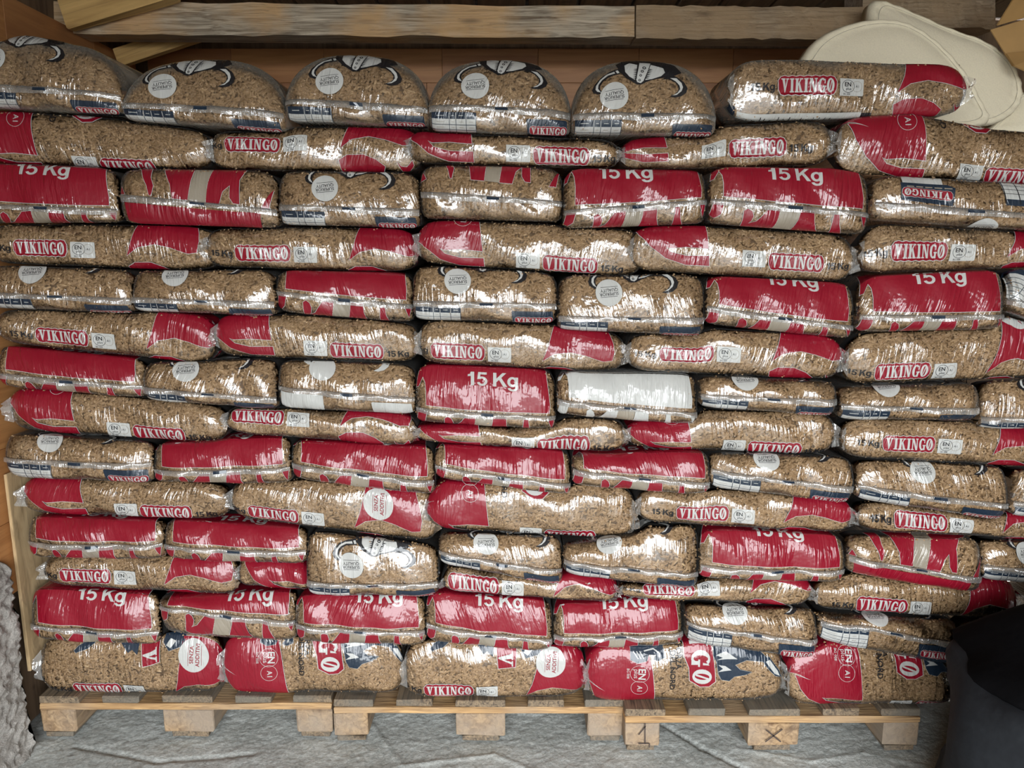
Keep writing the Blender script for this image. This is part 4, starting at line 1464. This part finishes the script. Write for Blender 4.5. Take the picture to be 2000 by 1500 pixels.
def row_name(r):
    if r == 0: return 'top row'
    if r == len(ROWS) - 1: return 'bottom row'
    if r <= 6: return '%s row from top' % ORD[r]
    return '%s row from bottom' % ORD[len(ROWS) - 1 - r]



# --
PX = np.arange(-80, 2221, 4)
bound = np.full(len(PX), 0.0)     # current lowest boundary of everything above (photo y)
bound[:] = 110
prev_has = np.zeros(len(PX), bool)


def smooth(a, wdt):
    k = np.ones(wdt) / wdt
    return np.convolve(np.pad(a, wdt // 2, mode='edge'), k, mode='valid')[:len(a)]


for row in ROWS:
    for i in range(len(row) - 1):
        A_, B_ = list(row[i]), list(row[i + 1])
        ja = 6 if A_[0] == H else 4
        if abs(A_[ja - (1 if A_[0] == H else 0)] - B_[2]) < 20:
            k_ = 5 if A_[0] == H else 4
            m_ = (A_[k_] + B_[2]) / 2
            A_[k_] = m_ - .4; B_[2] = m_ + .4
            row[i], row[i + 1] = tuple(A_), tuple(B_)

for r, row in enumerate(ROWS):
    newb = bound.copy()
    dil = np.array([bound[max(0, i - 4):i + 5].max() for i in range(len(PX))])
    topc = smooth(bound, 9) if r else bound
    for c, e in enumerate(row):
        if e[0] == H:
            _, ty, xa, sa, ba, xb, sb, bb, ex = e
        else:
            _, ty, xa, ba, xb, bb, wx, wy, ex = e
        bot = lambda p, xa=xa, xb=xb, ba=ba, bb=bb: ba + (bb - ba) * (p - xa) / (xb - xa)
        if 'top' in ex:
            tv = ex['top']
            kx = [xa, xa + (xb - xa) * .33, xa + (xb - xa) * .66, xb]
            if r == 0:   # free top: the corner rounding of the bag itself makes the shoulders
                mid = min(tv)
                top = lambda p, mid=mid, tv=tv, kx=kx: float(np.interp(p, kx, [tv[1], tv[1], tv[2], tv[2]]))
            else:
                top = lambda p, tv=tv, kx=kx: float(max(np.interp(p, kx, tv), 0))
        else:
            # a sack stays nearly straight: mostly the straight line through what rests on it
            m_ = (PX >= xa) & (PX <= xb)
            lin = np.polyfit(PX[m_], topc[m_], 1)
            wl = .78 if e[0] == H else .42
            top = lambda p, lin=lin, wl=wl: float(min(wl * np.polyval(lin, p) + (1 - wl) * np.interp(p, PX, topc) + 1.0, np.interp(p, PX, topc) + 7.0))
        pm = (xa + xb) / 2
        if e[0] == H:
            seamf = lambda p, xa=xa, xb=xb, sa=sa, sb=sb: sa + (sb - sa) * (p - xa) / (xb - xa)
            b = Bag('H', xa, xb, top, seamf, bot, yfront(pm) - .018 + random.uniform(-.008, .008), 0.60, .070, dome=(r == 0))
        else:
            seamf = lambda p: (top(p) + bot(p)) / 2
            b = Bag('S', xa, xb, top, seamf, bot, yfront(pm) + .004 + random.uniform(-.006, .006), ex.get('depth', 0.36), .058)
        if r == len(ROWS) - 1:
            b.zb[:] = np.maximum(b.zb, DECK + .002)
            b.zb[:] = DECK + .002
        prints, skip = [], []
        sx = b.hw * 2 / BWID
        if e[0] == H:
            TS = 0.0
            if ty in ('hel', 'whel'):
                q, t = b.t_at(*ex['seal'])
                prints.append(('helmet' if ty == 'hel' else 'whelmet', q, t, 1.0) if 'helm' not in ex else ('helmet', *b.t_at(*ex['helm']), 1.0))
                prints.append(('seal' if ty == 'hel' else 'blank', q, t, 1.0))
                prints += [('table' if ty == 'hel' else 'wtable', 0, TS, sx), ('nlabel' if ty == 'hel' else 'wlabel', 0, TS, sx)]
            elif ty == 'red':
                prints += [('redfront', 0, TS, sx), ('teeth', 0, TS, sx)]
                q, t = (.06, float(b.t_of(.105)))
                if 'text' in ex:
                    q, t = b.t_at(*ex['text'])
                prints.append(('weightw', q, t, 1.0))
                skip.append((-.80, .84, float(b.t_of(.022)), 1.2))
            elif ty == 'rev':
                prints += [('flames', 0, TS, sx), ('redbelow', 0, TS, sx)]
                skip.append((-.85, .72, -1.2, float(b.t_of(-.022))))
            elif ty == 'fl':
                prints += [('flamesh', 0, TS, sx)]
            elif ty == 'whi':
                prints += [('whitefront', 0, TS, sx), ('wteeth', 0, TS, sx)]
                skip.append((-.80, .84, float(b.t_of(.022)), 1.2))
            elif ty == 'rot':
                prints += [('rotlabel', 0, TS, sx), ('seal', *b.t_at(*ex['seal']), 1.0)]
            elif ty == 'grid':
                prints += [('grid', *b.t_at(*ex['at']), 1.0)]
        else:
            q, t = b.t_at(wx, wy)
            a0 = float(b.arc_of(t))
            def at(name, dx, dy):
                prints.append((name, q + dx / b.hw, float(b.t_of(a0 + dy)), 1.0))
            if ty == 'S1':
                at('wordmark', 0, 0); at('weightk', -.103, -.002); at('en', .104, -.003); at('redright', 0, 0)
                at('addseal', .277, ex.get('aseal', .128))
                if 'giantv' in ex: at('giantv', .155, .098)
                if 'under' in ex:
                    qu, tu = b.t_at(*ex['under']); prints.append(('under', qu, tu, 1.0))
            elif ty in ('S2', 'S2s'):
                at('wordmark', 0, 0); at('weightk', .103, -.004); at('en', -.104, .003)
                at('big', -.095, .130)
            else:
                at('big', 0, 0); at('wordmark', .10, -.135); at('en', -.01, -.13)
        look = LOOK[ty]
        # place words: only among bags of the same look would be ambiguous, so give column and row
        if c == 0: place = 'leftmost in'
        elif c == len(row) - 1: place = 'rightmost in'
        else: place = '%s from left in' % ORD[c]
        lab = '%s, %s %s' % (look, place, row_name(r))
        build_bag(b, lab, 'end-on pellet bags' if e[0] == H else 'lengthwise pellet bags', prints, skip, e[0] == H, (-1, 1) if e[0] != H else (), loose=(r == 0))
        sel = (PX >= xa) & (PX <= xb)
        newb[sel] = np.maximum(newb[sel], bot(PX[sel].astype(float)))
    # narrow slots between two sacks of a row do not let the sack below bulge up
    for A_, B_ in zip(row[:-1], row[1:]):
        ea, eb = (A_[5] if A_[0] == H else A_[4]), B_[2]
        if 0 < eb - ea < 60:
            m_ = (PX >= ea - 4) & (PX <= eb + 4)
            newb[m_] = np.maximum(newb[m_], min(newb[np.searchsorted(PX, ea) - 2], newb[min(np.searchsorted(PX, eb) + 2, len(PX) - 1)]))
    # beyond the ends of the row its last sacks are taken to go on
    xe0, xe1 = row[0][2], (row[-1][5] if row[-1][0] == H else row[-1][4])
    if r or True:
        i0_, i1_ = int(np.searchsorted(PX, xe0)), int(np.searchsorted(PX, xe1)) - 1
        newb[:i0_] = newb[min(i0_, len(PX) - 1)]
        newb[i1_:] = newb[i1_ - 1]
    bound = newb

# ================================================================== CREAM CANVAS CUSHIONS
def cushion(name, pts, Y, thick, tilt, label, hem=.016):
    """padded flat cushion with a stitched hem; outline given on its own plane"""
    P = [bp(x, y, Y) for x, y in pts]
    cx = sum((p.x for p in P)) / len(P); cz = sum((p.z for p in P)) / len(P)
    # smooth closed outline
    n = len(P)
    out = []
    for i in range(n):
        p0, p1, p2, p3 = P[i - 1], P[i], P[(i + 1) % n], P[(i + 2) % n]
        for k in range(6):
            u = k / 6
            out.append(0.5 * ((2 * p1) + (-p0 + p2) * u + (2 * p0 - 5 * p1 + 4 * p2 - p3) * u * u + (-p0 + 3 * p1 - 3 * p2 + p3) * u ** 3))
    root = empty(name, (cx, Y, min(p.z for p in out)), label, 'cushion', 'cream canvas cushions')
    m = len(out)
    rings = [(1.0, thick * .5), (1.01, thick * .28), (.995, .006), (.975, -.004), (.93, -.006), (.905, -.001), (.80, -.012), (.55, -.020), (.25, -.024), (0.02, -.025)]
    V = []
    zb = min(p.z for p in out)
    for sc_, dy in rings:
        for i, p in enumerate(out):
            wob = .0025 * math.sin(i * 1.9) * (1 if sc_ > .85 else 0)
            x = cx + (p.x - cx) * sc_; z = cz + (p.z - cz) * sc_
            V.append((x - cx, dy + wob + (z - cz) * tilt, z - zb))
    nr = len(rings)
    for i, p in enumerate(out):
        V.append((p.x - cx, thick + (p.z - cz) * tilt, p.z - zb))
    q = []
    for a in range(nr - 1):
        for i in range(m):
            j2 = (i + 1) % m
            q.append([a * m + i, a * m + j2, (a + 1) * m + j2, (a + 1) * m + i])
    for i in range(m):
        j2 = (i + 1) % m
        q.append([nr * m + i, nr * m + j2, j2, i])
    me = np_mesh('cover', np.array(V), [np.array(q), np.array([[nr * m + i for i in range(m)][::-1]])], [M_CREAM], smooth=True)
    link_mesh('cover', me, root)
    # stitched line
    V, q = [], []
    for i, p in enumerate(out):
        for sc_, dy in ((.908, -.0035), (.900, -.0035)):
            V.append(((p.x - cx) * sc_, dy + ((p.z - cz) * sc_) * tilt, cz + (p.z - cz) * sc_ - zb))
    for i in range(m):
        j2 = (i + 1) % m
        q.append([2 * i, 2 * j2, 2 * j2 + 1, 2 * i + 1])
    me = np_mesh('stitching', np.array(V), np.array(q), [plain('stitching_thread', (.45, .40, .30), .9)])
    link_mesh('stitching', me, root)
    return root


cushion('canvas_cushion', [(1706, 40), (1716, -4), (1760, 6), (1850, 48), (1930, 80), (1975, 118), (1994, 165), (1988, 205), (1960, 232), (1920, 246), (1860, 238), (1800, 200), (1740, 120)], .40, .05, .12,
        'oblong cream canvas cushion with stitched hem leaning behind the domed one')
cushion('canvas_cushion', [(1562, 150), (1580, 98), (1620, 62), (1680, 39), (1740, 33), (1790, 46), (1840, 84), (1885, 140), (1915, 200), (1925, 240), (1860, 252), (1740, 240), (1620, 220)], .30, .05, .12,
        'domed cream canvas cushion with stitched hem standing behind the topmost lengthwise bag')
cushion('canvas_cushion', [(1930, 262), (1950, 235), (1985, 190), (2050, 170), (2120, 200), (2140, 270), (2060, 300), (1980, 290)], .43, .05, .1,
        'mostly hidden cream canvas cushion low behind the oblong one')

# cardboard box flaps at the top right corner
t = empty('cardboard_box', bp(2010, 80, .34), 'open brown cardboard box beside the thick brown beam', 'box')
c0 = bp(2010, 80, .34)
def sheet(name, pts, th, parent, m, origin):
    n = len(pts)
    nr = (Vector(pts[1]) - Vector(pts[0])).cross(Vector(pts[2]) - Vector(pts[0])).normalized()
    V = [Vector(p) - origin for p in pts] + [Vector(p) - origin + nr * th for p in pts]
    f = [list(range(n))[::-1], list(range(n, 2 * n))]
    q = [[i, (i + 1) % n, n + (i + 1) % n, n + i] for i in range(n)]
    me = np_mesh(name, np.array([list(v) for v in V]), [np.array(f), np.array(q)], [m])
    return link_mesh(name, me, parent)
sheet('side', [bp(1935, 58, .36), bp(2060, 20, .36), bp(2060, 150, .36), bp(1978, 128, .36)], .004, t, M_CARD, c0)
sheet('flap', [bp(1948, 50, .355), bp(1985, -10, .30), bp(2070, -40, .30), bp(2070, 14, .355)], .004, t, M_CARD, c0)
sheet('flap', [bp(1966, 104, .35), bp(2060, 96, .35), bp(2060, 165, .30), bp(1982, 128, .32)], .004, t, M_CARD, c0)

# ================================================================== DARK COAT
def coat():
    cx, cy = 1.315, -0.43
    root = empty('dark_coat', (cx, cy, 0), 'dark padded coat slumped on the floor at the right end of the pallets', 'coat')
    def shell(name, prof, m, nth=72, seed=1, amp=.012):
        V = []
        for k, (z, r, ox) in enumerate(prof):
            for i in range(nth):
                a = 2 * math.pi * i / nth
                f = amp * (math.sin(3 * a + seed + z * 9) + .7 * math.sin(5 * a + z * 22 + seed) * math.sin(z * 13) + .6 * math.sin(7 * a + 2 * seed - z * 14) + .4 * math.sin(13 * a + z * 30))
                V.append(((r + f) * math.cos(a) + ox, (r * .9 + f) * math.sin(a), z + .006 * math.sin(5 * a + seed)))
        n = len(prof)
        q = [[k * nth + i, k * nth + (i + 1) % nth, (k + 1) * nth + (i + 1) % nth, (k + 1) * nth + i] for k in range(n - 1) for i in range(nth)]
        me = np_mesh(name, np.array(V), [np.array(q), np.array([list(range(nth))[::-1]]), np.array([[(n - 1) * nth + i for i in range(nth)]])], [m], smooth=True)
        return link_mesh(name, me, root)
    low = [(0.006, .345, 0), (.03, .36, 0), (.10, .357, 0), (.17, .352, 0), (.24, .348, 0), (.31, .345, 0), (.37, .342, 0), (.41, .338, 0), (.432, .325, 0), (.436, .25, 0)]
    up = [(.41, .322, .01), (.44, .333, .015), (.48, .295, .05), (.53, .245, .09), (.58, .20, .125), (.63, .165, .15), (.69, .14, .165), (.75, .11, .17), (.79, .06, .175), (.80, .02, .175)]
    shell('skirt', low, M_COAT, seed=1.3, amp=.015)
    shell('bodice', up, M_COATB, seed=2.1, amp=.020)
    # panel seams on the skirt
    for a0, sl in ((math.radians(205), .5), (math.radians(238), -.25), (math.radians(285), .2)):
        V, q = [], []
        n = 14
        for k in range(n + 1):
            z = .03 + .38 * k / n
            r = np.interp(z, [p[0] for p in low], [p[1] for p in low]); ox = np.interp(z, [p[0] for p in low], [p[2] for p in low])
            a = a0 + sl * (z - .15)
            f = .015 * (math.sin(3 * a + 1.3 + z * 9) + .7 * math.sin(5 * a + z * 22 + 1.3) * math.sin(z * 13) + .6 * math.sin(7 * a + 2.6 - z * 14) + .4 * math.sin(13 * a + z * 30))
            for da, dr in ((-.008, .000), (-.004, .0022), (.004, .0022), (.008, .000)):
                V.append(((r + f + dr) * math.cos(a + da) + ox, (r * .9 + f + dr) * math.sin(a + da), z))
        for k in range(n):
            for j_ in range(3):
                i = k * 4 + j_
                q.append([i, i + 1, i + 5, i + 4])
        link_mesh('seam', np_mesh('seam', np.array(V), np.array(q), [M_COATB], smooth=True), root)
    return root
coat()
bpy.context.view_layer.update()
